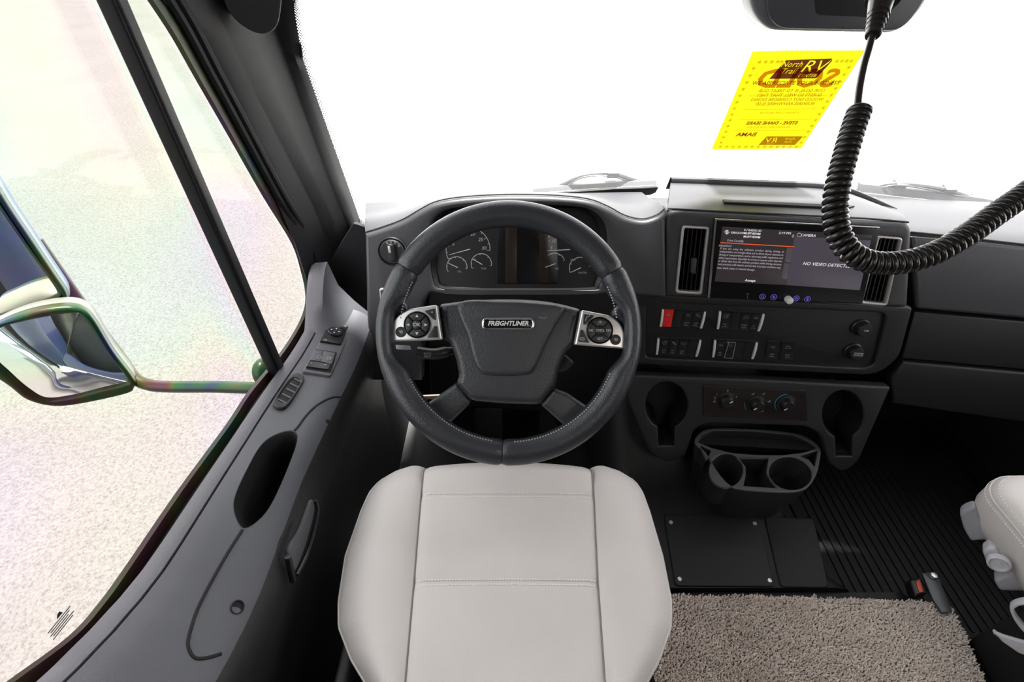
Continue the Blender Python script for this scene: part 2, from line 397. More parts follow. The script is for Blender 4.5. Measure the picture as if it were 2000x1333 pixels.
# carpet platform behind the tunnel
cz = .006
cpoly = [onZ(*p, cz) for p in ((1250, 1163), (1330, 1164), (1560, 1168), (1700, 1173), (1835, 1178), (1856, 1190), (1870, 1215), (1892, 1265), (1920, 1333), (1960, 1420))]
cb = [(p.x, p.y) for p in cpoly] + [(1.04, -.28), (.3, -.28)]
tag(flat('floor_platform', [(.28, -.3), (1.16, -.3), (1.10, .30), (.99, .512), (.28, .512)], -.02, M['floor'], .13), 'black raised floor platform under the carpet', 'floor', kind='structure')
car = tag(flat('carpet', cb, cz, M['carpet'], .024), 'beige cut pile carpet piece laid between the two seats', 'carpet')
def carpet_pile():
    rng = np.random.default_rng(3); pts = []
    xs = [p[0] for p in cb]; ys = [p[1] for p in cb]
    sp = .0030
    for y in np.arange(.14, max(ys), sp):
        for x in np.arange(min(xs), max(xs), sp):
            if inside((x, y), cb): pts.append((x, y))
    P = np.array(pts) + rng.normal(0, .0011, (len(pts), 2)); n = len(P)
    h = rng.uniform(.008, .0115, n) + .003*np.sin(P[:, 0]*37+P[:, 1]*23)*np.sin(P[:, 1]*41-P[:, 0]*11); wd = rng.uniform(.0014, .0022, n)
    lean = rng.normal(0, .0026, (n, 2)); a = rng.uniform(0, 6.28, n)
    V = np.zeros((n, 7, 3)); F_ = []
    for k in range(3):
        an = a + k*2.094
        V[:, k, 0] = P[:, 0]+np.cos(an)*wd*.7; V[:, k, 1] = P[:, 1]+np.sin(an)*wd*.7; V[:, k, 2] = cz-.001
        V[:, 3+k, 0] = P[:, 0]+lean[:, 0]*.7+np.cos(an)*wd; V[:, 3+k, 1] = P[:, 1]+lean[:, 1]*.7+np.sin(an)*wd; V[:, 3+k, 2] = cz+h*.75
    V[:, 6, 0] = P[:, 0]+lean[:, 0]; V[:, 6, 1] = P[:, 1]+lean[:, 1]; V[:, 6, 2] = cz+h
    b = np.arange(n)*7
    quads = np.concatenate([np.stack([b+k, b+(k+1) % 3, b+3+(k+1) % 3, b+3+k], 1) for k in range(3)])
    tris = np.concatenate([np.stack([b+3+k, b+3+(k+1) % 3, b+6], 1) for k in range(3)])
    me = bpy.data.meshes.new('pile')
    me.vertices.add(n*7); me.vertices.foreach_set('co', V.ravel())
    loops = np.concatenate([quads.ravel(), tris.ravel()]); me.loops.add(len(loops)); me.loops.foreach_set('vertex_index', loops.astype(np.int32))
    npoly = len(quads)+len(tris); me.polygons.add(npoly)
    st = np.concatenate([np.arange(len(quads))*4, len(quads)*4+np.arange(len(tris))*3]); me.polygons.foreach_set('loop_start', st.astype(np.int32))
    me.update(calc_edges=True); me.validate()
    at = me.attributes.new('tone', 'FLOAT', 'POINT'); tone = np.repeat(rng.uniform(0, 1, n), 7); at.data.foreach_set('value', tone.astype(np.float32))
    m, nt, bs, out = nodes('carpet_pile'); bs.inputs['Roughness'].default_value = .95
    an_ = nt.nodes.new('ShaderNodeAttribute'); an_.attribute_name = 'tone'; rp = nt.nodes.new('ShaderNodeValToRGB')
    rp.color_ramp.elements[0].color = (.76, .66, .60, 1); rp.color_ramp.elements[1].color = (1.0, .92, .85, 1)
    nt.links.new(an_.outputs['Fac'], rp.inputs[0]); nt.links.new(rp.outputs[0], bs.inputs['Base Color'])
    o = finish('pile', me, m, car, 0); o['kind'] = 'stuff'
carpet_pile()

# front bulkhead under the dash, right side and roof
def boxo(name, x0, x1, y0, y1, z0, z1, m, parent=None):
    return raw(name, *box_vf(FT, x0, x1, y0, y1, z0, z1), m, parent, 0)
tag(boxo('wall_front', -.35, 1.65, 1.19, 1.23, FZ-.05, .675, M['matte_black']), 'black bulkhead behind the dashboard', 'wall', kind='structure')
tag(boxo('wall_right', 1.62, 1.68, -.3, 1.26, FZ-.05, .72, M['door_dark_shaded']), 'dark passenger side door panel', 'wall', kind='structure')
M['lining'] = mat('interior_lining', (.14, .135, .13), .8)
tag(boxo('wall_back', -.62, 1.70, -1.66, -1.62, FZ, 1.58, M['lining']), 'pale partition wall behind the cab seats', 'wall', kind='structure')
tag(boxo('wall_left', -.50, -.46, -1.64, -.23, FZ-.04, 1.56, M['lining']), 'pale side wall behind the driver door', 'wall', kind='structure')
tag(boxo('wall_left_kick', -.44, -.385, .94, 1.2, FZ-.04, .42, M['matte_black']), 'dark kick panel left of the driver footwell', 'wall', kind='structure')
tag(boxo('wall_right_rear', 1.62, 1.66, -1.64, -.3, FZ-.04, 1.56, M['lining']), 'pale side wall behind the passenger door', 'wall', kind='structure')
tag(boxo('floor_rear', -.46, 1.62, -1.62, -.30, FZ-.04, FZ, M['carpet']), 'brown floor behind the cab seats', 'floor', kind='structure')
tag(boxo('ceiling', -.5, 1.66, -1.66, 1.125, 1.52, 1.56, M['lining']), 'pale grey cab roof lining', 'ceiling', kind='structure')  # front end stretched past the glass to block the sun
tag(boxo('ceiling_header', -.50, 1.66, .88, 1.125, 1.45, 1.53, M['pillar']), 'dark header above the windshield', 'header', kind='structure')  # stretched forward as well, out of view, to keep sun off the floor

# added lamp out of view, brightens carpet and seats from behind
lampo = thing('fill_lamp', (.62, -.5, 1.52), 'added square fill lamp behind the seats', 'lamp')
FLp = Frame((.62, -.5, 1.512), (1, 0, 0), (0, -1, 0))
plate('fill_lamp_frame', FLp, [rr([(-.20, -.20), (.20, -.20), (.20, .20), (-.20, .20)], .02)], M['grey_smooth'], lampo, .016, .003, 0)
plate('diffuser', FLp, [rr([(-.18, -.18), (.18, -.18), (.18, .18), (-.18, .18)], .02)], mat('fill_lamp_glow', (.9, .88, .84), .6, emit=(1, .93, .86), estr=11), lampo, .004, .001, .003)

# =================================================================== WINDSHIELD
def wy(x, z): return 1.33 - .4*(z-.62) - .085*(x-.55)**2
def onW(px, py, off=0.0):
    d = ray(px, py); t = 1.2
    for _ in range(30):
        p = CAM + d*t; t = t*(.3+.7*(wy(p.x, p.z)+off)/p.y)
    return CAM + d*t
rows = []
for z in np.linspace(.58, 1.46, 16):
    rows.append([Vector((x, wy(x, z), z)) for x in np.linspace(-.455, 1.56, 26)])
ws = raw('window_1', *solid(rows, .005, (0, 1, 0)), M['windshield'], None, 60)
tag(ws, 'large bright windshield above the dashboard', 'windshield', kind='structure')
# frit: dotted black edge beside the pillar, along the bottom and by the sensor
def dots(name, spots, m, parent):
    vf = []
    for (x, z, r) in spots:
        c = Vector((x, wy(x, z)-.0012, z)); n = Vector((.0, -1, -.4)).normalized(); a = Vector((1, 0, 0)); b = n.cross(a)
        vf.append(([c+a*(r*math.cos(k*math.pi/3))+b*(r*math.sin(k*math.pi/3)) for k in range(6)], [(0, 1, 2, 3, 4, 5)]))
    o = raw(name, *merge(*vf), m, parent, 0); o['kind'] = 'stuff'; return o
EDGE = [(570, 0), (590, 114), (635, 240), (692, 400), (705, 440)]   # left sightline of the glass beside the pillar
def edge_world(k=0): return [onW(x+k, y) for x, y in EDGE]
sp = []
for row in range(9):
    E = cat(edge_world(1+row*2.6), 40)
    for i, p in enumerate(E):
        if i % 2 == row % 2: sp.append((p.x, p.z, max(.0006, .0021-.0002*row)))
dots('frit_dots', sp, M['frit'], ws)
sp = []
for i in range(24):
    for j in range(34):
        x, y = 1438+i*2.9, -14+j*2.7+(i % 2)*1.35
        dd = math.hypot((x-1500)/52, (y-5)/58)
        if dd < 1.1: p = onW(x, y); sp.append((p.x, p.z, .0017 if dd < .75 else .0017-.0011*(dd-.75)/.35))
dots('frit_dots', sp, M['frit'], ws)
def frit_band(pts_lo, pts_hi):
    lo = [onW(*p) for p in pts_lo]; hi = [onW(*p) for p in pts_hi]
    for p in lo+hi: p.y -= .0015
    o = raw('frit_band', *solid([lo, hi], .001, (0, -1, 0)), M['frit'], ws, 0); return hi
hi = frit_band([(1060, 392), (1130, 388), (1200, 385), (1268, 381), (1280, 376)], [(1060, 384), (1130, 374), (1200, 369), (1285, 366), (1286, 366)])
sp = []
for k in range(3):
    for i in range(60):
        t = i/59; x = 1090+195*t; y = 377-11*t-k*2.0+(2 if k % 2 else 0); p = onW(x+(k % 2)*1.6, y); sp.append((p.x, p.z, .0018-.0004*k))
dots('frit_dots', sp, M['frit'], ws)
frit_band([(1700, 403), (1740, 410), (1800, 420), (1850, 427), (1890, 431)], [(1690, 388), (1740, 399), (1800, 411), (1850, 421), (1890, 430)])
sp = []
for k in range(3):
    for i in range(64):
        t = i/63; x = 1690+200*t; y = 387+42*t-k*2.2; p = onW(x+(k % 2)*1.5, y); sp.append((p.x, p.z, .0017-.0004*k))
dots('frit_dots', sp, M['frit'], ws)

# yellow sheet taped on the glass
q = [onW(*p, -.004) for p in ((1390, 292), (1565, 292), (1690, 98), (1470, 101))]
FYr = (q[1]-q[0]+q[2]-q[3]); FYu = (q[3]-q[0]+q[2]-q[1])
FY = Frame(sum(q, Vector())/4 + Vector((0, -.004, 0)), FYr, FYu)
ys_ = thing('sold_notice', q[0], 'yellow printed sold notice sheet taped inside the windshield', 'notice')
bl, br, trr, tl = [FY.px(*p) for p in ((1390, 292), (1565, 292), (1690, 98), (1470, 101))]
def lerp(a, b, t): return tuple(a[i]+(b[i]-a[i])*t for i in range(len(a)))
def yq(s, t): return lerp(lerp(bl, br, s), lerp(tl, trr, s), t)      # s across, t up
rows = []
for t in np.linspace(0, 1, 7):
    rows.append([FY.w(*yq(s, t), -.0012+.0012*math.sin(s*5+t*3)) for s in np.linspace(0, 1, 9)])
raw('paper', *solid(rows, .0003, -FY.n), M['yellow'], ys_, 60)
SH = (tl[0]-bl[0])/(tl[1]-bl[1])
FYt = FY.off(.002)
ww_, hh_ = br[0]-bl[0], tl[1]-bl[1]
def yt(name, s, a, b, size, m, mirror=True, **k):
    return text(name, FYt, s, yq(a, b), size*hh_, m, ys_, mirror=mirror, **k)
yt('lettering', 'SOLD', .52, .755, .235, M['ink_orange'], fat=.0016, sx=1.15, shear=-.05, front=0.0)
from mathutils.geometry import interpolate_bezier
def text_loops(s, pos, size, shear=0, mirror=False, sx=1.0):
    """glyph outlines as closed polygons, to be used as holes"""
    cu = bpy.data.curves.new('t', 'FONT'); cu.body = s; cu.size = size; cu.align_x = 'CENTER'; cu.align_y = 'CENTER'; cu.shear = shear; cu.space_character = 1.06
    o = bpy.data.objects.new('t', cu); COL.objects.link(o); bpy.context.view_layer.update()
    bpy.ops.object.select_all(action='DESELECT'); o.select_set(True); bpy.context.view_layer.objects.active = o
    bpy.ops.object.convert(target='CURVE'); o = bpy.context.view_layer.objects.active
    out = []
    for sp_ in o.data.splines:
        bp_ = sp_.bezier_points; L = []
        for a, b in zip(bp_, list(bp_[1:])+[bp_[0]]):
            L += interpolate_bezier(a.co, a.handle_right, b.handle_left, b.co, 5)[:-1]
        out.append([(pos[0]+(-p.x if mirror else p.x)*sx, pos[1]+p.y) for p in L])
    bpy.data.objects.remove(o); return out
def cut_panel(name, corners, words, m):
    loops = [list(corners)]
    for s, a, b, size, k in words:
        loops += text_loops(s, yq(a, b), size*hh_, **k)
    return plate(name, FYt, loops, m, ys_, .0003, .00001, .0008, 0, 0)
N_ = dict(shear=.25, sx=.98)
cut_panel('logo_panel', [yq(.33, .93), yq(.745, .94), yq(.70, .765), yq(.26, .765)], [('North', .405, .892, .068, N_), ('Trail', .405, .832, .068, N_), ('RV', .615, .87, .145, dict(shear=.25, sx=1.1)), ('CENTER', .60, .789, .040, dict(shear=.25))], M['ink_logo'])
yt('lettering', 'WE APPRECIATE YOUR BUSINESS', .53, .725, .052, M['ink_brown'], mirror=False, sx=.98, front=.0012)
for i, s in enumerate(('OUR GOAL IS TO TREAT OUR', 'GUESTS SO WELL THAT THEY', 'WOULD NOT CONSIDER DOING', 'BUSINESS ANYWHERE ELSE!')):
    yt('lettering', s, .535, .648-.043*i, .040, M['ink_gold'], sx=1.08)
yt('lettering', 'A DREAM COME TRUE FOR', .53, .425, .030, M['ink_pale'])
yt('lettering', 'STEVE - DIANE SEARS', .51, .315, .046, M['ink_hand'], fat=.0003, sx=1.1, shear=-.1)
yt('lettering', 'WE APPRECIATE YOUR BUSINESS', .50, .268, .028, M['ink_pale'])
yt('lettering', 'BAMA', .30, .185, .060, M['ink_hand'], fat=.0003, sx=1.2, shear=-.1)
R_ = dict(shear=.2, mirror=True)
cut_panel('logo_panel', [yq(.53, .165), yq(.92, .165), yq(.89, .065), yq(.49, .065)], [('RV', .61, .118, .085, dict(shear=.2, mirror=True, sx=1.1)), ('North', .80, .138, .036, R_), ('Trail', .80, .10, .036, R_), ('CENTER', .61, .075, .02, dict(mirror=True))], M['ink_gold'])
strokes('ruled_line', FYt, [[yq(.14, t), yq(.90, t)] for t in (.60, .465, .355, .235)], .0005, M['ink_pale'], ys_)
def star(c, r):
    return [(c[0]+(r if k % 2 == 0 else r*.42)*math.sin(k*math.pi/5), c[1]+(r if k % 2 == 0 else r*.42)*math.cos(k*math.pi/5)) for k in range(10)]
stars = [yq(s, .915) for s in (.10, .155, .21, .265, .30, .80, .845, .89, .93)] + [yq(s, .04) for s in np.linspace(.08, .92, 13)]
for t in np.linspace(.09, .86, 13): stars += [yq(.06+.01*math.sin(t*9), t), yq(.945, t)]
join_meshes('star_border', [plate_mesh(FYt, [star(c, .0052)], .0003, .00005, .0003) for c in stars], M['ink_pale'], ys_, 0)

# small registration sticker at the lower left of the glass
q = [onW(*p, -.003) for p in ((728, 432), (808, 414), (800, 395), (722, 412))]
FS = Frame(sum(q, Vector())/4, q[1]-q[0]+q[2]-q[3], q[3]-q[0]+q[2]-q[1])
st = thing('window_sticker', q[0], 'small blue and white barcode sticker low on the windshield', 'sticker')
plate('sticker_sheet', FS, [FS.pxs([(728, 433), (808, 416), (803, 397), (724, 412)])], M['sticker_white'], st, .0005, .0001)
plate('blue_band', FS, [FS.pxs([(731, 428), (772, 416), (770, 407), (729, 418)])], M['sticker_blue'], st, .0005, .0001, .0005)
strokes('barcode', FS, [[FS.px(752+i*3.2, 428-i*.7), FS.px(751+i*3.2, 417-i*.7)] for i in range(13)], .0016, M['legend'], st)
text('lettering', FS, '170', FS.px(794, 405), .018, M['legend'], st, mirror=True)

# sensor housing at the top of the glass
FH = Frame(onW(1630, 30, -.06), (1, 0, 0), (0, .05, 1))
sh = thing('sensor_housing', FH.w(0, -.04), 'dark grey rounded sensor housing hanging at the top of the windshield', 'sensor housing')
plate('shell', FH, [rr(FH.pxs([(1440, -230), (1470, 22), (1500, 60), (1760, 66), (1812, 10), (1890, -230)]), [.0, .02, .025, .04, .03, 0])], mat('sensor_shell', (.11, .11, .12), .45), sh, .06, .012, .0)
plate('cover', FH, [rr(FH.pxs([(1492, -60), (1497, 30), (1520, 55), (1758, 60), (1800, 8), (1826, -60)]), [.0, .015, .02, .035, .03, 0])], mat('sensor_cover', (.055, .055, .065), .4), sh, .01, .004, .006)
plate('recess', FH, [rr(FH.pxs([(1585, -60), (1590, 28), (1720, 34), (1760, 0), (1775, -60)]), [.0, .01, .01, .02, 0])], M['pillar'], sh, .004, .001, .0075)

# =================================================================== HOOD, WIPERS
hd = thing('hood', (.55, 1.4, .55), 'white truck hood with blue striping beyond the windshield', 'hood')
def hood_z(x, y):
    u = (y-1.38)/1.25
    return .665 - .05*u - .30*u**2.2 - (.16+.16*u)*abs((x-.55)/(1.12-.25*u))**4.0
rows = []
for y in np.linspace(1.37, 2.62, 16):
    hw = 1.12-.25*((y-1.38)/1.25)
    rows.append([Vector((.55+hw*s, y, hood_z(.55+hw*s, y))) for s in np.linspace(-1, 1, 33)])
raw('panel', *solid(rows, .006, (0, 0, -1)), M['white_paint'], hd, 60)
for y0, y1, s0, s1 in ((2.40, 2.52, -.55, -.12), (2.46, 2.56, -.05, .35), (2.40, 2.50, .40, .85), (2.28, 2.36, -.8, -.42), (2.56, 2.61, -.45, .6)):
    rows = []
    for i in range(4):
        y = y0+(y1-y0)*i/3; hw = 1.12-.25*((y-1.38)/1.25)
        rows.append([Vector((.55+hw*s+.25*(y-y0), y, hood_z(.55+hw*s+.25*(y-y0), y)+.003)) for s in np.linspace(s0, s1, 12)])
    raw('stripe', *solid(rows, .001, (0, 0, -1)), mat('hood_stripe_blue', (.05, .062, .085), .3), hd, 60)
def wiper(label, arm, blade, blade_w, extra=()):
    t = thing('windshield_wiper', onW(*blade[0], .02), label, 'wiper', 'windshield wipers')
    tube('arm', cat([onW(*p, .045) for p in arm], 5), .0065, M['wiper'], t, 8)
    b = cat([onW(*p, .016) for p in blade], 6)
    lo = [Vector((p.x, p.y, p.z)) for p in b]; hi = [Vector((p.x, p.y+.012, p.z+blade_w)) for p in b]
    raw('blade', *solid([lo, hi], .014, (0, 1, .1)), M['wiper'], t, 30)
    raw('rubber_edge', *solid([[p+Vector((0, -.006, -.004)) for p in lo], [p+Vector((0, -.004, .004)) for p in lo]], .004, (0, 1, 0)), mat('wiper_edge', (.3, .29, .26), .5), t, 30)
    for e in extra:
        raw('pivot_bracket', *box_vf(Frame(onW(*e, .05), (1, 0, 0), (0, -.4, 1)), -.016, .016, -.007, .012, -.01, .012), M['wiper'], t, 30)
    tube('hose', cat([onW(x, y+5+3*math.sin(i*2.1), .035) for i, (x, y) in enumerate(arm)], 5), .0022, M['wiper'], t, 6)
wiper('windshield wiper parked ahead of the steering wheel', [(1062, 374), (1100, 360), (1140, 344), (1196, 340), (1240, 352), (1278, 358)], [(1040, 381), (1130, 373), (1210, 368), (1283, 364)], .012, ((1196, 339), (1256, 356)))
wiper('windshield wiper on the passenger side behind the coiled cord', [(1640, 377), (1700, 366), (1745, 360), (1800, 363), (1852, 372), (1895, 386), (1930, 395)], [(1678, 378), (1760, 387), (1860, 398), (1950, 412), (2040, 428)], .022, ((1755, 361), (1850, 371), (1905, 389)))

# =================================================================== LEFT PILLAR AND DOOR FRAME
def pillar_pt(line, xw): return [onX(px, py, x) for (px, py), x in zip(line, xw)]
ysamp = [-60, 0, 70, 150, 265, 400, 500, 580]
def lin(tab, y):
    for (y0, a), (y1, b) in zip(tab, tab[1:]):
        if y <= y1 or (y1, b) == tab[-1]:
            return a+(b-a)*(y-y0)/(y1-y0)
E1 = [(-60, 285), (0, 317), (60, 368), (144, 416), (264, 473), (400, 543), (480, 578), (560, 603), (600, 611), (720, 650)]
C1 = [(-60, 385), (0, 410), (192, 500), (300, 556), (400, 608), (480, 640), (560, 668), (640, 690), (720, 706)]
C2 = [(-60, 498), (0, 515), (192, 581), (360, 644), (440, 678), (520, 706), (640, 722), (720, 730)]
ER = [(-60, 560), (0, 571), (114, 591), (240, 636), (400, 693), (440, 706), (520, 724), (640, 735), (720, 742)]
rows = []
for y in np.linspace(-60, 715, 40):
    a = onX(lin(E1, y), y, -.487); b = onX(lin(C1, y), y, -.462); c = onX(lin(C2, y), y, -.432)
    if y <= 440: d = onW(lin(ER, y), y, -.006)
    else: d = onY(lin(ER, y), y, 1.16 - (y-440)*.0006)
    m1 = (a+b)/2 + Vector((.006, -.006, 0)); m2 = (b+c)/2 + Vector((.008, -.010, 0)); m3 = (c+d)/2 + Vector((.006, -.005, 0))
    back = d + Vector((-.03, .02, 0))
    rows.append([a+Vector((-.02, .03, 0)), a, m1, b+Vector((.002, -.002, 0)), b+Vector((.004, .002, 0)), m2, c, c+Vector((.004, .003, 0)), m3, d, back])
pil = raw('trim_1', *grid(rows), M['pillar'], None, 50)
tag(pil, 'dark plastic windshield pillar trim beside the side window', 'pillar', kind='structure')
# rounded cover at the top of the pillar
qo = onX(495, 20, -.405); qn = (CAM-qo).normalized(); qr = Vector((0, 0, 1)).cross(qn)
FQ = Frame(qo, qr, qn.cross(qr))
pc = plate('pillar_cover', FQ, [[tuple(p) for p in cat([Vector(FQ.px(*p)) for p in ((428, -90), (437, -2), (458, 36), (486, 58), (512, 66), (532, 60), (544, 42), (550, 0), (556, -90))], 6)]], M['pillar'], pil, .035, .003, .0)
tube('clip_slot', [onW(585, 84, -.012), onW(588, 100, -.012), onW(589, 112, -.012)], .003, M['matte_black'], pil, 6)
FB_ = Frame((-.38, 1.045, .55), (1, 0, 0), (0, .05, 1))
plate('pillar_base', FB_, [rr(FB_.pxs([(690, 436), (706, 441), (735, 452), (735, 760), (600, 760), (600, 600), (650, 500)]), .004)], M['pillar'], pil, .012, .002, 0)
# door frame seen through the glass: outer channel of the opening, polarised reflections painted in
GX = -.49
L0 = [(0, 1362), (34, 1333), (151, 1245), (211, 1177), (264, 1102), (358, 962), (453, 830), (491, 771), (532, 720), (563, 680), (590, 635), (603, 600), (604, 570), (596, 530), (578, 475), (524, 385), (458, 267), (392, 150), (347, 69), (296, -10), (255, -70)]
fw = cat([onX(*p, GX) for p in L0], 5)
door = thing('door_1', (-.45, .4, FZ), 'grey plastic driver door with sill pocket and tall window', 'door', kind='structure')
# sash: outer strip in painted rainbow sheen, then black seal ring, then inside
def offs(P, k, dx):
    out = []
    for i, p in enumerate(P):
        t = (P[min(i+1, len(P)-1)]-P[max(i-1, 0)]).normalized(); n = Vector((0, -t.z, t.y))   # in the door plane
        out.append(p + n*k + Vector((dx, 0, 0)))
    return out
sgn = -1 if offs(fw, .01, 0)[40].z > fw[40].z else 1
raw('window_channel', *solid([offs(fw, sgn*-.001, -.002), offs(fw, sgn*.018, .002)], .008, (-1, 0, 0)), M['black_sheen'], door, 60)
sealp = offs(fw, sgn*.020, .006)
raw('window_seal', *tube_vf(sealp, .0075, 8), M['rubber'], door)
raw('window_seal', *tube_vf(offs(fw, sgn*.031, .012), .008, 8), M['rubber'], door)
# division bar, vertical
bar = [onX(548, 742, -.482), onX(232, -10, -.482)]
dv = (bar[1]-bar[0]); ext = [bar[0]-dv*.05, bar[1]+dv*.3]
FB = Frame(bar[0], (0, 1, 0), dv)
plate('division_bar', Frame(bar[0], (0, 1, 0), dv), [[(-.014, -.03), (.014, -.03), (.014, dv.length*1.3), (-.014, dv.length*1.3)]], M['rubber'], door, .022, .004, .011)
plate('division_bar_cap', Frame(bar[0], (0, 1, 0), dv), [[(-.009, -.02), (.009, -.02), (.009, dv.length*1.3), (-.009, dv.length*1.3)]], M['pillar'], door, .006, .002, .014)
# glass panes
def pane(name, poly, lab):
    o = raw(name, *solid([[Vector((GX-.016, y, z)) for y, z in poly[0]], [Vector((GX-.016, y, z)) for y, z in poly[1]]], .003, (-1, 0, 0)), M['side_glass'], None, 0)
    return tag(o, lab, 'window', kind='structure')
ybar = bar[0].y
lowp = [p for p in fw if p.y < ybar and p.z < 1.0]; lowp.sort(key=lambda p: p.y)
lowp = [Vector((GX, -.25, lowp[0].z + .22*(lowp[0].y+.25)))] + lowp + [Vector((GX, ybar, lowp[-1].z-.004))]
pane('window_2', [[(p.y, p.z-.01) for p in lowp], [(p.y, 1.46) for p in lowp]], 'main driver side window, tall pane behind the division bar')
frontp = [p for p in fw if p.y >= ybar-.001]
lo = [p for p in frontp]
# vent pane: polygon fan
vp = [Vector((GX-.016, p.y, p.z)) for p in frontp if p.y > ybar-.002]
vp = [Vector((GX-.016, ybar, vp[0].z))] + vp + [Vector((GX-.016, ybar, 1.42))]
N = len(vp); vv = vp + [p+Vector((-.003, 0, 0)) for p in vp]
vpo = raw('window_3', vv, [tuple(range(N)), tuple(range(2*N-1, N-1, -1))] + [(i, (i+1) % N, N+(i+1) % N, N+i) for i in range(N)], M['side_glass'], None, 0)
tag(vpo, 'small fixed quarter window between division bar and pillar', 'window', kind='structure')
# maker's etching on the main pane
FE = Frame((GX-.003, .2, .7), (0, 1, -.22), (0, .22, 1))
FE = Frame(onX(122, 1215, GX-.004), (0, 1, -.2), (0, .2, 1))
FE = Frame(FE.o, FE.r, FE.u)
et = thing('glass_etching', FE.o, 'small black maker etching in the lower corner of the side window', 'marking')
strokes('etched_line', FE, [[(-.016+.002*(i % 2), .006-.003*i), (.014-.003*(i % 3), .006-.003*i)] for i in range(5)], .0009, M['black'], et)
plate('etched_mark', FE, [[(-.003, .009), (.005, .009), (.003, .014), (0, .013)]], M['black'], et, .0004, .0001, .0006)

# ------------------------------------------------------------------ door panel
sill_pts = sorted([(p.y, p.z) for p in (onX(*q, GX) for q in L0[1:10])])
def sillz(y):
    if y <= sill_pts[0][0]:
        (y0, z0), (y1, z1) = sill_pts[0], sill_pts[2]; return z0 + (y-y0)*(z1-z0)/(y1-y0)
    for (y0, z0), (y1, z1) in zip(sill_pts, sill_pts[1:]):
        if y <= y1: return z0+(z1-z0)*(y-y0)/(y1-y0)
    return sill_pts[-1][1]
def sill_s(y): return sum(sillz(y+d) for d in (-.08, -.04, 0, .04, .08))/5
def sec(y):
    zs = sill_s(y); a = .055*max(0, min(1, (.46-y)/.40)); k = max(0, min(1, (y-.80)/.12))
    lift = .0
    P = [(-.444, zs), (-.424, zs-.006-a*.2), (-.40, zs-.014-a*.6), (-.372, zs-.026-a), (-.352, zs-.048-a), (-.343, zs-.075-a), (-.345, zs-.12-a), (-.356, zs-.19-a), (-.372, .22), (-.385, FZ)]
    return cat([Vector((x, y, z)) for x, z in P], 6)
ysr = np.linspace(-.22, .955, 150)
drow = [sec(y) for y in ysr]
dv_, df_ = grid(drow)
bvh = BVHTree.FromPolygons(dv_, df_)
def hit(px, py):
    h = bvh.ray_cast(CAM, ray(px, py).normalized()); return (h[0], h[1] if h[1].dot(ray(px, py)) < 0 else -h[1]) if h[0] else (None, None)
pocket_px = [tuple(p) for p in cat([Vector(p) for p in ((572, 843), (580, 862), (558, 924), (528, 988), (502, 1019), (474, 1032), (458, 1000), (460, 968), (483, 917), (509, 872), (538, 850))], 8, True)]
contour = [hit(*p)[0] for p in pocket_px]
ppx = [proj(p) for p in dv_]
keep = []
for q_ in df_:
    c = (sum(ppx[i][0] for i in q_)/4, sum(ppx[i][1] for i in q_)/4); z = sum(dv_[i].z for i in q_)/4
    if z > .35 and inside(c, pocket_px): continue
    keep.append(q_)
used = {}
for q_ in keep:
    for a, b in zip(q_, q_[1:]+q_[:1]): used[(min(a, b), max(a, b))] = used.get((min(a, b), max(a, b)), 0)+1
n0 = len(drow[0])
def nearest(p):
    best = None
    for a, b in zip(contour, contour[1:]+contour[:1]):
        ab = b-a; t = max(0, min(1, (p-a).dot(ab)/max(ab.length_squared, 1e-12))); c = a+ab*t
        if best is None or (c-p).length < best[0]: best = ((c-p).length, c)
    return best[1]
vv = [p.copy() for p in dv_]
for (a, b), k in used.items():
    if k == 1:
        for i in (a, b):
            r_, c_ = divmod(i, n0)
            if 0 < r_ < len(drow)-1 and 0 < c_ < n0-1: vv[i] = nearest(dv_[i])
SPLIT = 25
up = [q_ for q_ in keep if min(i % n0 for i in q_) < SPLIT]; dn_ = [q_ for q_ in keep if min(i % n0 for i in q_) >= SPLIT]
def sub_mesh(fs_):
    ids = sorted({i for q_ in fs_ for i in q_}); mp = {i: k for k, i in enumerate(ids)}
    return [vv[i] for i in ids], [tuple(mp[i] for i in q_) for q_ in fs_]
raw('upper_panel', *sub_mesh(up), M['door'], door, 60); raw('shaded_lower_panel', *sub_mesh(dn_), M['door_dark_shaded'], door, 60)  # below the shoulder the same panel is recoloured to paint in shade
# pocket liner
cc = sum(contour, Vector())/len(contour); dn = Vector((-.05, -.02, -1)).normalized()
rows = [[p + (cc-p)*s + dn*d for p in contour] for s, d in ((-.012, -.0005), (.03, .006), (.06, .03), (.1, .10), (.2, .13))]
v, f = grid(rows, True); f.append(tuple(len(contour)*4+i for i in range(len(contour))))
raw('pocket_liner', v, f, M['door_dark_shaded'], door, 60)
# sill strip between glass seal and panel
raw('sill_strip', *solid([[Vector((-.474, y, sill_s(y)-.004)) for y in ysr], [Vector((-.470, y, sill_s(y)+.004)) for y in ysr], [Vector((-.455, y, sill_s(y)+.004)) for y in ysr], [Vector((-.4475, y, sill_s(y)+.001)) for y in ysr]], .02, (0, 0, -1)), M['door'], door, 60)
raw('sill_seam', *solid([[Vector((-.4478, y, sill_s(y)-.003)) for y in ysr], [Vector((-.4435, y, sill_s(y)-.003)) for y in ysr]], .01, (0, 0, -1)), M['matte_black'], door, 60)
# armrest seam lines
for L in (((664, 776), (645, 778), (618, 793), (596, 815), (584, 832), (575, 842)), ((473, 1036), (445, 1080), (412, 1138), (385, 1192), (371, 1235), (367, 1262), (378, 1284), (398, 1287), (432, 1278))):
    P = [h for h in (hit(*p)[0] for p in cat([Vector(p) for p in L], 6)) if h]
    tube('armrest_seam', P, .0022, M['matte_black'], door, 6)
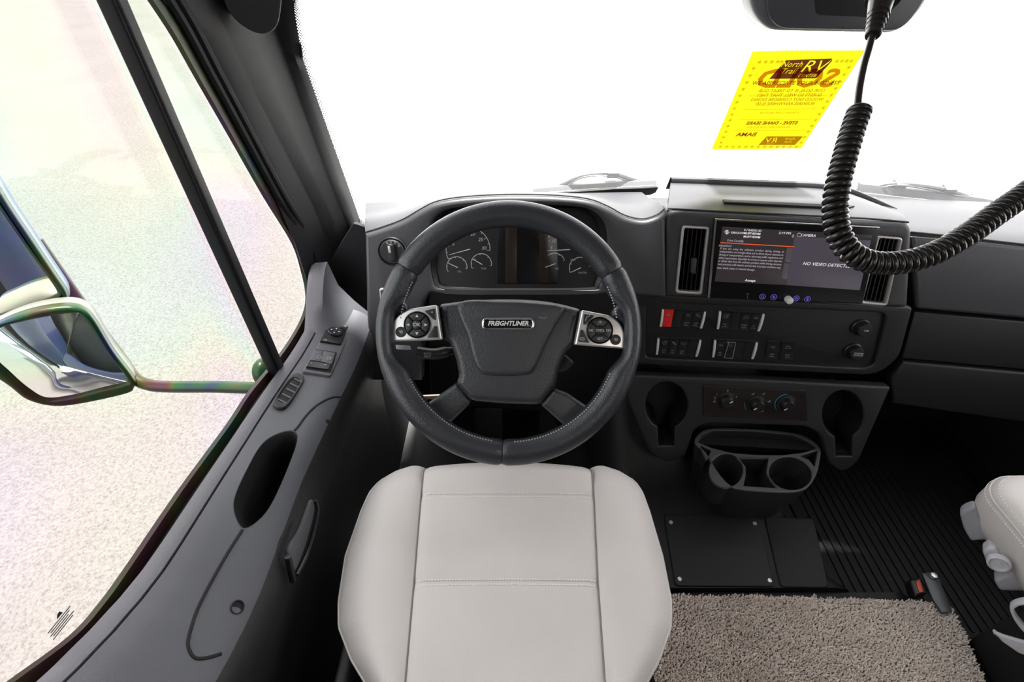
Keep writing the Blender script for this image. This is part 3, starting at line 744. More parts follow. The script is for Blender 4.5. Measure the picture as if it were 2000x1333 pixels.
# front lobe of the door panel that climbs toward the pillar
lob = []
for i, y in enumerate(np.linspace(.80, .985, 10)):
    t = i/9; k = t*t*(3-2*t)
    zb = sill_s(min(y, .94))-.02; top = zb + .115*k
    lob.append([Vector((-.478, y, zb-.05)), Vector((-.474, y, top-.004)), Vector((-.463, y, top+.003)), Vector((-.434, y, top+.006*k)), Vector((-.424+.01*(1-k), y, zb+.055*k)), Vector((-.396+.006*(1-k), y, zb+.016*k-.006)), Vector((-.365, y, zb-.02-.01*k)), Vector((-.352, y, zb-.07)), Vector((-.36, y, zb-.16))])
v, f = grid(lob); raw('front_lobe', v, f, M['door'], door, 60)
# sill air vent slot
def surf_frame(px, py, fwd=(0, 1, -.2)):
    h, n = hit(px, py); r = Vector(fwd).cross(n); return Frame(h, r, Vector(fwd))
FV = surf_frame(563, 767)
vloop = cat([Vector(FV.px(*p)) for p in ((566, 740), (582, 733), (594, 742), (588, 757), (567, 789), (552, 801), (536, 797), (536, 782))], 4, True)
vc = sum(vloop, Vector((0, 0)))/len(vloop)
inner = [vc+(p-vc)*.72 for p in vloop]
vent = plate('sill_vent', FV, [list(map(tuple, vloop)), list(map(tuple, inner))], M['door_dark_shaded'], door, .008, .002, .006)
plate('vent_throat', FV, [list(map(tuple, inner))], M['matte_black'], vent, .002, .0005, .0035)
for k in range(5):
    t = (k+.5)/5; a = lerp(FV.px(586, 743), FV.px(547, 794), t)
    d = Vector(FV.px(576, 760))-Vector(FV.px(560, 752)); d = d.normalized()*.0095
    raw('vent_slat', *box_vf(Frame(FV.w(*a), FV.r*d.x+FV.u*d.y, FV.n.cross(FV.r*d.x+FV.u*d.y)), -.010, .010, -.0012, .0012, .001, .006), M['door'], vent, 0)
# pull handle and screw plug
wallF = Frame(onX(570, 1045, -.33), (0, 1, 0), (-.15, 0, 1))
wallF = Frame(wallF.o, (0, -1, 0), (0, 0, 1)); wallF = Frame(onX(570, 1045, -.349), (0, 1, 0), (0, 0, 1))
plate('handle_recess', wallF, [[tuple(p) for p in cat([Vector(wallF.px(*p)) for p in ((600, 968), (612, 1000), (592, 1080), (560, 1140), (540, 1110), (545, 1060), (572, 1010))], 5, True)]], M['matte_black'], door, .006, .002, .004)
hnd = plate('pull_handle', wallF, [[tuple(p) for p in cat([Vector(wallF.px(*p)) for p in ((596, 977), (601, 1000), (582, 1071), (559, 1120), (551, 1076), (574, 1034))], 5, True)]], M['door'], door, .012, .004, .012)
tube('handle_lip', cat([wallF.w(*wallF.px(*p), .014) for p in ((600, 978), (604, 1004), (586, 1074), (562, 1124))], 6), .0035, M['black'], door, 8)
tube('latch_lever', cat([wallF.w(*wallF.px(*p), .016) for p in ((541, 1088), (546, 1110), (552, 1135))], 4), .005, M['gloss_black'], door, 8)
h, n = hit(463, 1187); FPg = Frame(h, Vector((0, 1, 0)).cross(n), (0, 1, 0))
lathe('screw_plug', FPg, (0, 0), [(.0085, 0), (.0088, .002), (.0075, .0024), (.0065, -.002)], M['matte_black'], door, 18)
for p in ((639, 823),):
    h, n = hit(*p)
    if h: lathe('screw_plug', Frame(h, Vector((0, 1, 0)).cross(n), (0, 1, 0)), (0, 0), [(.004, 0), (.004, .0015), (.003, .0018)], M['black'], door, 12)

# =================================================================== DOOR SWITCH MODULES
FD = surf_frame(640, 690, (0, 1, -.16)).off(.004)
swp = plate('switch_bezel', FD, [rr(FD.pxs([(650, 628), (690, 638), (646, 735), (590, 726)]), .006)], M['door'], door, .010, .002, .001)
mc = thing('mirror_control', FD.w(*FD.px(640, 672)), 'mirror adjustment switch with round four way pad on the door sill', 'switch')
plate('base', FD, [rr(FD.pxs([(642.7, 633), (681.5, 638), (665, 676), (624.5, 670)]), .002)], M['black'], mc, .005, .001, .0045)
lathe('adjuster_pad', FD, FD.px(653.5, 653), [(.0165, .004), (.0165, .009), (.0145, .0105), (.006, .0095)], M['black'], mc, 26)
c0 = Vector(FD.px(653.5, 653))
for a in range(4):
    lathe('arrow_dot', FD, (c0.x+.0085*math.cos(a*math.pi/2), c0.y+.0085*math.sin(a*math.pi/2)), [(.0016, .0095), (.0016, .0108), (.001, .011)], M['white_print'], mc, 8)
for i, (q4, sy) in enumerate(((((643, 634), (660, 636), (656, 645), (638, 642)), 'L'), (((663, 636), (681, 639), (677, 648), (660, 645)), 'R'), (((629, 661), (668, 667), (664, 676), (624.5, 670)), 'H'))):
    plate('selector_key', FD, [rr(FD.pxs(q4), .0015)], M['black'], mc, .004, .0008, .0065)
    c = FD.px(sum(p[0] for p in q4[:2])/2 if i < 2 else 634, sum(p[1] for p in q4)/4)
    strokes('legend', FD, [rr([(c[0]-.003, c[1]-.002), (c[0]+.003, c[1]-.002), (c[0]+.0035, c[1]+.002), (c[0]-.002, c[1]+.002)], .0005)], .0008, M['dial_print'], mc, .0068)
wc = thing('window_switch', FD.w(*FD.px(622, 722)), 'pair of power window rockers with lock bar on the door sill', 'switch')
plate('well', FD, [rr(FD.pxs([(616, 684), (658, 690), (646, 730), (597, 722)]), .003)], M['matte_black'], wc, .003, .0008, .0025)
def slanted(fr, px4, h_top, h_bot, n=5, bulge=.0):
    """rocker cap: px corners TL TR BR BL; height runs from the top edge to the bottom edge"""
    q = [Vector(fr.px(*p)) for p in px4]; rows = []
    for i in range(n+1):
        t = i/n; a = q[0].lerp(q[3], t); b = q[1].lerp(q[2], t); h = h_top+(h_bot-h_top)*t + bulge*math.sin(math.pi*t)
        rows.append([fr.w(a.x, a.y, -.004), fr.w(a.x, a.y, h-.0008), fr.w(*a.lerp(b, .06), h), fr.w(*a.lerp(b, .94), h), fr.w(b.x, b.y, h-.0008), fr.w(b.x, b.y, -.004)])
    v, f = grid(rows); f += [tuple(range(6)), tuple(n*6+j for j in range(6))]; return v, f
for k, q4 in enumerate((((612, 693), (630, 695), (625, 711), (604, 708)), ((630.5, 695), (653, 699), (647, 716), (625.5, 711)))):
    raw('rocker', *slanted(FD, q4, .013, .007), M['door'], wc, 40)
    strokes('legend', FD, [rr(FD.pxs([(q4[0][0]+8, 703+k*2), (q4[0][0]+15, 704+k*2), (q4[0][0]+13, 708+k*2), (q4[0][0]+6, 707+k*2)]), .0005)+[FD.px(q4[0][0]+8, 703+k*2)]], .0006, M['dial_print'], wc, .0105)
raw('lock_bar', *slanted(FD, ((602.5, 710), (645, 717), (641, 726), (597.5, 720)), .007, .006), M['black'], wc, 40)
for L_ in ([(606, 715), (609, 715.5)], [(631, 719), (637, 717)]): strokes('legend', FD, [FD.pxs(L_)], .0012, M['dial_print'], wc, .0075)

# =================================================================== DASHBOARD
dash = thing('dashboard', (.5, 1.0, FZ), 'long dark grey moulded dashboard across the cab', 'dashboard')
FL = Frame((0, 1.0, .814), (1, 0, 0), (0, .065, .239))
lip_px = [(712, 458), (745, 448), (785, 433), (820, 413), (848, 399), (885, 391), (940, 386), (1010, 384), (1090, 386), (1150, 393), (1188, 407), (1222, 425), (1256, 432), (1285, 424), (1300, 412)]
lip = [tuple(p) for p in cat([Vector(FL.px(*p)) for p in lip_px], 5)]
face = lip + FL.pxs([(1302, 583), (1225, 577), (840, 574), (828, 592), (824, 745), (726, 745), (716, 620)])
clus = [(846, 545), (842, 495), (844, 445), (856, 422), (890, 408), (1000, 402), (1120, 405), (1165, 420), (1184, 455), (1182, 520), (1170, 558), (1150, 567), (1000, 568), (870, 566)]
hole = [tuple(p) for p in cat([Vector(FL.px(*p)) for p in clus], 4, True)]
plate('face_panel', FL, [face, hole], M['dash'], dash, .05, .010, .0, 4)
# top pad from the lip to the glass
rows = []
L3d = [FL.w(a, b, -.008) for a, b in lip]
for t in np.linspace(0, 1, 12):
    row = []
    for p in L3d:
        far = Vector((p.x*1.12-.02, wy(p.x*1.12, .70)-.012, .70))
        q = p.lerp(far, t); q.z += .012*math.sin(math.pi*min(1, t*1.6)) * (1-t)
        row.append(q)
    rows.append(row)
raw('top_pad', *solid(rows, .02, (0, 0, -1)), M['dash'], dash, 60)
tube('pad_seam', [FL.w(a, b+.003, -.010) for a, b in lip], .0016, M['matte_black'], dash, 6)
# knee panel below the cluster and lower trims
FK2 = Frame(onY(1000, 590, .93), (1, 0, 0), (0, -.18, 1))
plate('knee_panel', FK2, [rr(FK2.pxs([(833, 577), (1296, 590), (1292, 760), (1250, 830), (840, 800)]), .012)], M['dash_dark'], dash, .02, .005, -.022)
# left switch square beside the rim
sq = plate('dimmer_bezel', FL, [rr(FL.pxs([(741, 562), (790, 562), (792, 602), (744, 602)]), .008), rr(FL.pxs([(745, 566), (786, 566), (788, 598), (748, 598)]), .006)], M['silver'], dash, .006, .001, .003)
plate('dimmer_key', FL, [rr(FL.pxs([(745, 566), (786, 566), (788, 598), (748, 598)]), .006)], M['black'], dash, .006, .001, .002)
# headlight switch
hs = thing('headlight_switch', FL.w(*FL.px(767, 515)), 'round black headlight knob on the dash beside the steering wheel rim', 'knob')
c = FL.px(767, 491); k1 = (FL.px(777, 491)[0]-FL.px(767, 491)[0])/10
lathe('collar', FL, c, [(29*k1, -.01), (29*k1, .003), (27*k1, .005), (25*k1, .003), (24.5*k1, -.002)], M['black'], hs, 36)
lathe('dial', FL, c, [(24*k1, -.004), (24*k1, .006), (22*k1, .008), (13*k1, .008)], M['dash_dark'], hs, 36)
plate('grip', FL, [rr([(c[0]-5.5*k1, c[1]-17*k1), (c[0]+7*k1, c[1]-17*k1), (c[0]+5.5*k1, c[1]+18*k1), (c[0]-7*k1, c[1]+18*k1)], 5*k1)], M['dash_dark'], hs, .016, .003, .022)
plate('grip_mark', FL, [[(c[0]-3*k1, c[1]+2*k1), (c[0]+1.5*k1, c[1]+2*k1), (c[0]+.5*k1, c[1]+15*k1), (c[0]-3.5*k1, c[1]+15*k1)]], M['silver'], hs, .001, .0002, .0226)
for a, s in ((112, 'A'), (90, '0'), (66, 'E'), (40, 'D')):
    text('legend', FL, s, (c[0]+19.5*k1*math.cos(rad(a)), c[1]+19.5*k1*math.sin(rad(a))), .0075, M['dial_print'], hs, front=.0085)

# =================================================================== INSTRUMENT CLUSTER
FC = Frame((0, .99, .6785), (1, 0, 0), (0, .08, .145))
ic = thing('instrument_cluster', FC.w(0, -.1), 'dark gauge cluster with white dials behind the steering wheel', 'instrument cluster')
plate('lens', FC, [rr(FC.pxs([(838, 575), (832, 405), (1196, 405), (1192, 575)]), .02)], M['lens'], ic, .012, .002, -.004)
hb = [FL.w(a, b, -.004) for a, b in hole]; cb_ = sum(hb, Vector())/len(hb)
def toC(p):
    d = FL.n; t = (FC.o-p).dot(FC.n)/d.dot(FC.n); return p + d*min(t, 0)
raw('shroud', *grid([hb, [p.lerp(toC(p)+(cb_-p)*.04, 1.0) for p in hb]], True), M['dash_dark'], ic, 60)
lo_, ro_ = .0, .0
kC = (FC.px(1010, 500)[0]-FC.px(1000, 500)[0])/10
plate('message_window', FC, [rr(FC.pxs([(972, 430), (1088, 430), (1090, 555), (970, 555)]), .004)], M['gloss_black'], ic, .002, .0004, -.003)
plate('lcd_bar', FC, [FC.pxs([(988, 433), (1010, 433), (1009, 553), (986, 553)])], M['brown_lcd'], ic, .001, .0002, -.0025)
plate('lcd_bar', FC, [FC.pxs([(1054, 433), (1070, 433), (1072, 553), (1055, 553)])], M['brown_lcd'], ic, .001, .0002, -.0025)
def gauge(cx, cy, r, a0, a1, nt_, na, labels, lab, ls=.011):
    """arc in px radius r about (cx,cy); angles in degrees, counterclockwise from right"""
    c = Vector(FC.px(cx, cy)); R = r*kC
    L = [[(c.x+R*math.cos(rad(a0+(a1-a0)*i/30)), c.y+R*math.sin(rad(a0+(a1-a0)*i/30))) for i in range(31)]]
    dial = strokes('dial', FC, L, .0013, M['dial_print'], ic, -.0028)
    T = []
    for i in range(nt_+1):
        a = rad(a0+(a1-a0)*i/nt_); k = .86 if i % 2 == 0 else .92
        T.append([(c.x+R*.98*math.cos(a), c.y+R*.98*math.sin(a)), (c.x+R*k*math.cos(a), c.y+R*k*math.sin(a))])
    strokes('dial_tick', FC, T, .0009, M['dial_print'], dial, -.0028)
    a = rad(na)
    raw('needle', *tube_vf([FC.w(c.x-R*.1*math.cos(a), c.y-R*.1*math.sin(a), -.001), FC.w(c.x+R*.9*math.cos(a), c.y+R*.9*math.sin(a), -.001)], [.0011, .0007], 6), M['needle'], dial)
    for s, t in labels:
        a = rad(t); text('numeral', FC, s, (c.x+R*.72*math.cos(a), c.y+R*.72*math.sin(a)), ls, M['dial_print'], dial, shear=.2, front=-.0028)
    if lab: text('legend', FC, lab, (c.x+R*.25, c.y-R*.45), .006, M['legend'], dial, front=-.0028)
gauge(914, 488, 43, 205, -2, 12, 165+30, [('5', 160), ('10', 128), ('15', 100), ('20', 72), ('25', 38), ('30', 5)], 'RPM')
gauge(1109, 488, 45, 185, 5, 12, 183, [('5', 175), ('15', 150), ('25', 125), ('85', 3)], 'MPH')
gauge(892, 522, 20, 205, -10, 8, 155, [], 'OIL')
gauge(940, 516, 20, 205, -10, 8, 150, [], 'FUEL')
gauge(1083, 516, 21, 190, 20, 8, 200, [], 'AIR')
gauge(1133, 524, 21, 205, 10, 8, 205, [], 'WATER')

# =================================================================== CENTRE STACK
YAW = rad(6.5); FPr = Vector((math.cos(YAW), -math.sin(YAW), 0)); hf = Vector((math.sin(YAW), math.cos(YAW), 0))
LEAN = rad(12); FP = Frame((.455, .98, .77), FPr, hf*math.sin(LEAN)+Vector((0, 0, math.cos(LEAN))))
kP = (FP.px(1510, 500)[0]-FP.px(1500, 500)[0])/10
pod_out = rr(FP.pxs([(1301, 411), (1783, 437), (1774, 603), (1296, 580)]), [.022, .022, .012, .006])
ventL = rr(FP.pxs([(1336, 445), (1381, 447), (1367, 570), (1323, 567)]), .005)
ventR = rr(FP.pxs([(1716, 464), (1757, 467), (1727, 592), (1684, 589)]), .005)
plate('centre_pod', FP, [pod_out, ventL, ventR], M['dash'], dash, .08, .010, .0, 4)
# pod top tray
tf = [FP.w(*FP.px(x, y), -.012) for x, y in ((1305, 413), (1400, 418), (1500, 423), (1600, 428), (1700, 433), (1778, 440))]
tb = [onY(1310, 357, 1.20), onY(1400, 360, 1.195), onY(1500, 364, 1.19), onY(1600, 368, 1.18), onY(1660, 378, 1.165), onY(1748, 416, 1.09)]
rows = [[a.lerp(b, t)+Vector((0, 0, .010*math.sin(math.pi*t))) for a, b in zip(cat(tf, 4), cat(tb, 4))] for t in np.linspace(0, 1, 10)]
raw('pod_top', *solid(rows, .03, (0, 0, -1)), M['dash'], dash, 60)
lipb = cat(tb, 6)
rows = [[p+Vector((0, 0, -.03)) for p in lipb], [p+Vector((0, -.004, .004)) for p in lipb], [p+Vector((0, .0, .011)) for p in lipb], [p+Vector((0, .012, .011)) for p in lipb], [p+Vector((0, .03, -.03)) for p in lipb]]
raw('pod_back_lip', *grid(rows), M['dash'], dash, 60)
e = lambda p: Vector((p.x, p.y, p.z))
def pod_pt(px, py):
    d = ray(px, py); a, b, c_ = tf[0], tf[-1], (tb[2]+tb[3])/2
    n = (b-a).cross(c_-a).normalized(); t = (a-CAM).dot(n)/d.dot(n); return CAM+d*t
raw('pod_slot', *solid([[pod_pt(x, 399+(x-1409)*.05)+Vector((0, 0, .012)) for x in np.linspace(1409, 1665, 12)], [pod_pt(x, 404+(x-1409)*.05)+Vector((0, 0, .012)) for x in np.linspace(1412, 1650, 12)]], .004, (0, 0, -1)), M['matte_black'], dash, 60)
tube('pod_seam', [p+Vector((0, -.002, .004)) for p in cat(tf, 4)], .0022, M['matte_black'], dash, 6)
# pod side walls to close it
raw('pod_side', *solid([[FP.w(*FP.px(1302, 425), -.02), FP.w(*FP.px(1297, 578), -.02)], [FP.w(*FP.px(1302, 425), -.16), FP.w(*FP.px(1297, 578), -.16)]], .01, FP.r), M['dash'], dash, 0)
raw('pod_side', *solid([[FP.w(*FP.px(1778, 450), -.02), FP.w(*FP.px(1772, 600), -.02)], [FP.w(*FP.px(1778, 450), -.16), FP.w(*FP.px(1772, 600), -.16)]], .01, -FP.r), M['dash'], dash, 0)

def air_vent(outer, inner, label, nsl, tab=None):
    t = thing('air_vent', FP.w(*FP.px(*outer[3])), label, 'air vent', 'tall dash air vents')
    plate('frame', FP, [rr(FP.pxs(outer), .008), rr(FP.pxs(inner), .005)], M['vent_frame'], t, .012, .0025, .005)
    plate('throat', FP, [rr(FP.pxs(inner), .004)], M['matte_black'], t, .002, .0005, -.045)
    a, b, c_, d = [Vector(FP.px(*p)) for p in inner]
    for i in range(nsl):
        s = (i+1)/(nsl+1); p = a.lerp(b, s); q = d.lerp(c_, s)
        ax = (p-q); F_ = Frame(FP.w(q.x, q.y, -.022), FP.r, FP.r*ax.x+FP.u*ax.y)
        rows = [[F_.w(x+yy*ax.x*0, yy, z) for x, z in ((-.0006, .018), (.0014, .018), (.004, -.018), (.002, -.018))] for yy in (.002, ax.length-.002)]
        sh_ = ax.x/ax.length
        rows = [[FP.w(q.x+ax.x*s2+x, q.y+ax.y*s2, z-.022) for x, z in ((-.0008, .018), (.0012, .018), (.005, -.018), (.003, -.018))] for s2 in (.01, .99)]
        raw('slat', *grid(rows, True, True), M['black'], t, 0)
    if tab:
        plate('thumb_tab', FP, [rr(FP.pxs(tab), .002)], M['dash'], t, .014, .002, .004)
    return t
air_vent([(1332, 440), (1386, 443), (1371, 575), (1318, 572)], [(1336.5, 445), (1380.5, 447.5), (1366.5, 570), (1323.5, 567)], 'silver framed air vent between the steering wheel and the display', 4, [(1351, 505), (1361, 504), (1358, 535), (1349, 533)])
air_vent([(1711, 460), (1762, 464), (1731, 597), (1679, 593)], [(1716, 464.5), (1757, 468), (1727.5, 592), (1684, 588)], 'silver framed air vent on the passenger side of the display', 4)

# display
dp = thing('infotainment_display', FP.w(*FP.px(1535, 588)), 'wide black touch display showing a camera view and a driving notice', 'display')
bz = FP.off(.016)
plate('housing', bz, [rr(bz.pxs([(1397, 428), (1718, 445), (1685, 594), (1383, 583)]), [.008, .005, .005, .005])], M['gloss_black'], dp, .03, .002, 0)
plate('edge_trim', bz, [rr(bz.pxs([(1397, 427), (1719, 444), (1718, 446), (1400, 430.5), (1386, 583), (1382, 583)]), .0012)], M['chrome'], dp, .006, .0006, .0006)
fs = bz
kS = (fs.px(1510, 500)[0]-fs.px(1500, 500)[0])/10
pl = plate('notice_panel', fs, [fs.pxs([(1411, 443), (1554, 451), (1536, 557), (1396, 550)])], M['screen_l'], dp, .001, .0001, .0006)
pr = plate('camera_panel', fs, [fs.pxs([(1554, 451), (1703, 460), (1679, 567), (1536, 557)])], M['screen_r'], dp, .001, .0001, .0006)
plate('camera_header', fs, [fs.pxs([(1554, 451), (1703, 460), (1701, 470), (1552, 462)])], M['screen_l'], pr, .001, .0001, .0009)
plate('scroll_key', fs, [fs.pxs([(1537, 484), (1548, 485), (1543, 513), (1532, 512)])], M['screen_btn'], pl, .001, .0001, .0009)
plate('scroll_key', fs, [fs.pxs([(1532, 514), (1542, 515), (1537, 545), (1526, 544)])], M['screen_btn'], pl, .001, .0001, .0009)
def st_(s, x, y, px, m='screen_text', par=None, **k):
    a = Vector(fs.px(x+10, y+.55)) - Vector(fs.px(x, y))
    return text('lettering', fs, s, fs.px(x, y), px*kS*1.42, M[m], par or pl, front=.0013, rot=0, **k)
st_('SIRIUSXM', 1440.5, 455, 4.2, sx=1.05)
st_('0 / RADIO ID', 1470, 450.2, 4.2); st_('MU9TVEWM', 1468.5, 456.5, 4.2, fat=.0001); st_('MU9TVEWM', 1468, 463, 4.2, fat=.0001)
st_('2:19 PM', 1532.5, 455.6, 4.6, sx=1.1); st_('0', 1548.5, 461.5, 6.5, 'screen_dim')
st_('Drive Carefully', 1436, 470.5, 4.6, 'screen_dim', sx=.8); st_('Attention!', 1416, 480, 4.3, 'screen_dim')
for i, s in enumerate(('If  you  are  using  the  software  product  during  driving  or', 'transportation, we strongly advise you to direct all your attention to', 'driving or transportation, and to observing traffic regulations and', 'safety requirements. Especially do not try to operate enter data into', 'or obtain data from the software product while driving, because', 'such presents a life hazard, and the lack of proper attention may')):
    m_ = text_mesh(fs, s, (0, 0), 4.2*kS*1.42, front=.0013)
    co = [v_.co.copy() for v_ in m_.vertices]; us = [(p-fs.o).dot(fs.r) for p in co]; wd = max(us)-min(us)
    tgt = fs.px(1531-i*1.1, 491)[0]-fs.px(1406-i*1.1, 486)[0]; bpy.data.meshes.remove(m_)
    st_(s, 1468.5-i*1.15, 488.5+i*6.15, 4.2, 'screen_dim', sx=tgt/wd)
st_('cause death, injury or material damage.', 1437, 525, 4.2, 'screen_dim', sx=.82)
st_('Accept', 1465, 548, 5.2, fat=.0001)
strokes('orange_rule', fs, [[fs.px(1407, 474), fs.px(1551, 482)]], .0016, M['screen_line'], pl, .0014)
strokes('radio_icon', fs, [[fs.px(1414, 453), fs.px(1425, 453.6)], [fs.px(1416.5, 450.5), fs.px(1422.5, 450.8)], [fs.px(1416.5, 456), fs.px(1422.5, 456.4)], [fs.px(1419.6, 449), fs.px(1419.2, 458)]], .0012, M['screen_text'], pl, .0014)
st_('CAMERA', 1578, 460, 5.2, 'screen_text', pr, shear=.1)
strokes('camera_icon', fs, [rr(fs.pxs([(1557, 456), (1565, 456.5), (1564, 462), (1556, 461.5)]), .0008)+[fs.px(1557, 456.8)], [fs.px(1559, 455), fs.px(1563, 455.3)]], .0008, M['screen_dim'], pr, .0014)
st_('NO VIDEO DETECTED', 1615, 517.5, 6.6, 'screen_text', pr, shear=.15, sx=1.02)
# touch keys
for x, y, sy in ((1489, 579.5, 'home'), (1511, 580.5, 'nav'), (1555, 583, 'gear'), (1577, 584.5, 'leaf')):
    c = Vector(fs.px(x, y)); R = 6.0*kS
    L = [circ(c, R, n=24, end=True)]
    if sy == 'home': L += [[(c.x-R*.45, c.y-R*.35), (c.x-R*.45, c.y+R*.15), (c.x, c.y+R*.5), (c.x+R*.45, c.y+R*.15), (c.x+R*.45, c.y-R*.35), (c.x-R*.45, c.y-R*.35)]]
    if sy == 'gear': L += [circ(c, R*.3, n=10, end=True)] + [[(c.x+R*.45*math.cos(a), c.y+R*.45*math.sin(a)), (c.x+R*.68*math.cos(a), c.y+R*.68*math.sin(a))] for a in np.arange(0, 6.28, .785)]
    if sy == 'leaf': L += [circ(c, R*.3, R*.55, n=14, end=True), [(c.x, c.y-R*.5), (c.x, c.y+R*.3)]]
    k_ = strokes('touch_key', fs, L, .0007, M['icon'], dp, .0008)
    if sy == 'nav': plate('star', fs, [[(c.x+(R*.66 if i % 2 == 0 else R*.2)*math.sin(i*math.pi/4), c.y+(R*.66 if i % 2 == 0 else R*.2)*math.cos(i*math.pi/4)) for i in range(8)]], M['icon'], k_, .0006, .0001, .001)
strokes('touch_key', fs, [[fs.px(1460, 573), fs.px(1459.5, 584)], [fs.px(1456.5, 574), fs.px(1463.5, 574.3)]], .0012, mat('dim_icon', (.02, .02, .03), .3, emit=(.03, .025, .08)), dp, .0008)
lathe('volume_knob', fs, fs.px(1538.5, 584), [(7.4*kS, -.002), (7.4*kS, .012), (6.6*kS, .0145), (3*kS, .0155)], M['badge_silver'], dp, 26)
strokes('card_slot', fs, [[fs.px(1601, 590), fs.px(1610, 590.6)]], .0035, M['matte_black'], dp, .0006)

# surround and recessed switch panel
sur = FP.pxs([(1250, 575), (1296, 580), (1740, 602), (1789, 604), (1762, 702), (1728, 731), (1700, 738), (1238, 716)])
pan = rr(FP.pxs([(1263, 594), (1737, 616), (1712, 718), (1690, 724), (1262, 703)]), [.01, .02, .01, .016, .012])
plate('switch_surround', FP, [rr(sur, [.004, .004, .004, .01, .02, .03, .02, .004]), pan], M['dash_dark'], dash, .03, .005, -.010, 3)
FW = FP.off(-.018)
plate('switch_panel', FP, [rr(FP.pxs([(1258, 588), (1744, 612), (1712, 728), (1256, 708)]), .006)], M['black'], dash, .012, .001, -.018)
def bank(px4, label, n, legends, hazard=False):
    t = thing('switch_bank', FW.w(*FW.px(*px4[3])), label, 'switch', 'rocker switch banks on the centre stack')
    tl_, tr_, br_, bl_ = [Vector(p) for p in px4]
    def at(s, r_): return tl_.lerp(tr_, s).lerp(bl_.lerp(br_, s), r_)
    plate('bezel', FW, [rr(FW.pxs([at(-.03, -.09), at(1.03, -.09), at(1.03, 1.09), at(-.03, 1.09)]), .003)], M['matte_black'], t, .004, .001, .002)
    if n > 1:
        for s0, s1 in ((0, .045), (.955, 1)):
            P = []
            for i in range(7):
                r_ = i/6; P.append([FW.w(*FW.px(*at(s, r_)), h) for s, h in ((s0, 0), (s0, .006+.004*math.sin(math.pi*r_)), (s1, .006+.004*math.sin(math.pi*r_)), (s1, 0))])
            raw('end_trim', *grid(P, True, True), M['badge_silver'], t, 50)
    lo, hi = (.055, .945) if n > 1 else (0.02, .98)
    for i in range(n):
        a = lo+(hi-lo)*i/n+.006; b = lo+(hi-lo)*(i+1)/n-.006
        q = [at(a, 0), at(b, 0), at(b, 1), at(a, 1)]
        qs = [Vector(FW.px(*p)) for p in q]; rows = []
        for j in range(9):
            r_ = j/8; p0 = qs[0].lerp(qs[3], r_); p1 = qs[1].lerp(qs[2], r_)
            h = .0075 - .0035*r_ - .0025*math.sin(math.pi*r_)
            rows.append([FW.w(p0.x, p0.y, 0), FW.w(p0.x, p0.y, h-.0006), FW.w(*p0.lerp(p1, .05), h), FW.w(*p0.lerp(p1, .95), h), FW.w(p1.x, p1.y, h-.0006), FW.w(p1.x, p1.y, 0)])
        v, f = grid(rows); f += [tuple(range(6)), tuple(48+j for j in range(6))]
        red = hazard and i == 0
        r_o = raw('rocker', v, f, M['red'] if red else M['black'], t, 40)
        if red: r_o['label'] = 'red hazard rocker'
        lg = legends[i] if i < len(legends) else None
        if lg:
            mtxt = M['red_print'] if red else M['legend']
            c = Vector(FW.px(*at((a+b)/2, .24))); R = (qs[1]-qs[0]).length*.26
            S = {'tri': [[(c.x-R, c.y-R*.6), (c.x+R, c.y-R*.6), (c.x, c.y+R), (c.x-R, c.y-R*.6)], [(c.x-R*.4, c.y-R*.3), (c.x+R*.4, c.y-R*.3), (c.x, c.y+R*.4), (c.x-R*.4, c.y-R*.3)]],
                 'fan': [circ(c, R*.7, n=12, end=True), [(c.x+R*.3, c.y+R*.2), (c.x+R, c.y+R*.8)]],
                 'slash': [[(c.x-R, c.y+R*.8), (c.x+R*.7, c.y-R*.8)], [(c.x-R*.2, c.y+R*.7), (c.x+R, c.y-R*.5)], [(c.x-R*.6, c.y), (c.x, c.y+R*.6)]],
                 'car': [[(c.x-R, c.y-R*.4), (c.x+R, c.y-R*.4), (c.x+R*.7, c.y+R*.1), (c.x+R*.2, c.y+R*.6), (c.x-R*.4, c.y+R*.6), (c.x-R*.7, c.y+R*.1), (c.x-R, c.y-R*.4)]],
                 'bars': [[(c.x-R*.7, c.y+R*.3), (c.x+R*.7, c.y+R*.3)], [(c.x-R*.8, c.y-R*.3), (c.x+R*.8, c.y-R*.3)]],
                 'eng': [[(c.x-R, c.y), (c.x-R*.5, c.y+R*.4), (c.x+R*.3, c.y+R*.6), (c.x+R*.8, c.y+R*.2), (c.x+R*.8, c.y-R*.5), (c.x-R*.4, c.y-R*.5), (c.x-R, c.y)]]}[lg[0]]
            strokes('legend', FW, S, .0006, mtxt if not red else M['legend'], t, .0068, .0004)
            if lg[1]:
                for k, s in enumerate(lg[1].split()):
                    text('legend', FW, s, FW.px(*at((a+b)/2, .70+.15*k)), .0042, M['legend'], t, front=.0058-.001*k)
    if not hazard and legends and legends[0] == 'x': pass
    return t, at
bank([(1292.5, 603), (1378, 608), (1370, 640), (1288, 636.5)], 'switch bank with the red hazard rocker', 4, [('tri', ''), None, ('bars', 'BUNK WALL'), ('slash', 'LOW BEAM')], True)
bank([(1403.5, 607), (1492, 612.5), (1482, 645.5), (1399, 641)], 'switch bank right beside the one with the red rocker', 4, [('fan', 'FOG LAMP'), None, ('car', 'WORK LAMP'), ('bars', 'LIFT STOP')])
bank([(1283.5, 660), (1369, 663.5), (1361, 695), (1280.5, 691)], 'switch bank directly below the one with the red rocker', 4, [('fan', 'ATC OFF'), ('slash', 'INV OFF'), ('eng', 'ENG BRK'), None])
tb4, at4 = bank([(1394, 663.5), (1479, 668), (1470, 699.5), (1390, 696)], 'lower switch bank holding the rocker outlined in pale grey', 4, [('bars', 'AIR SUSP'), ('bars', ''), None, None])
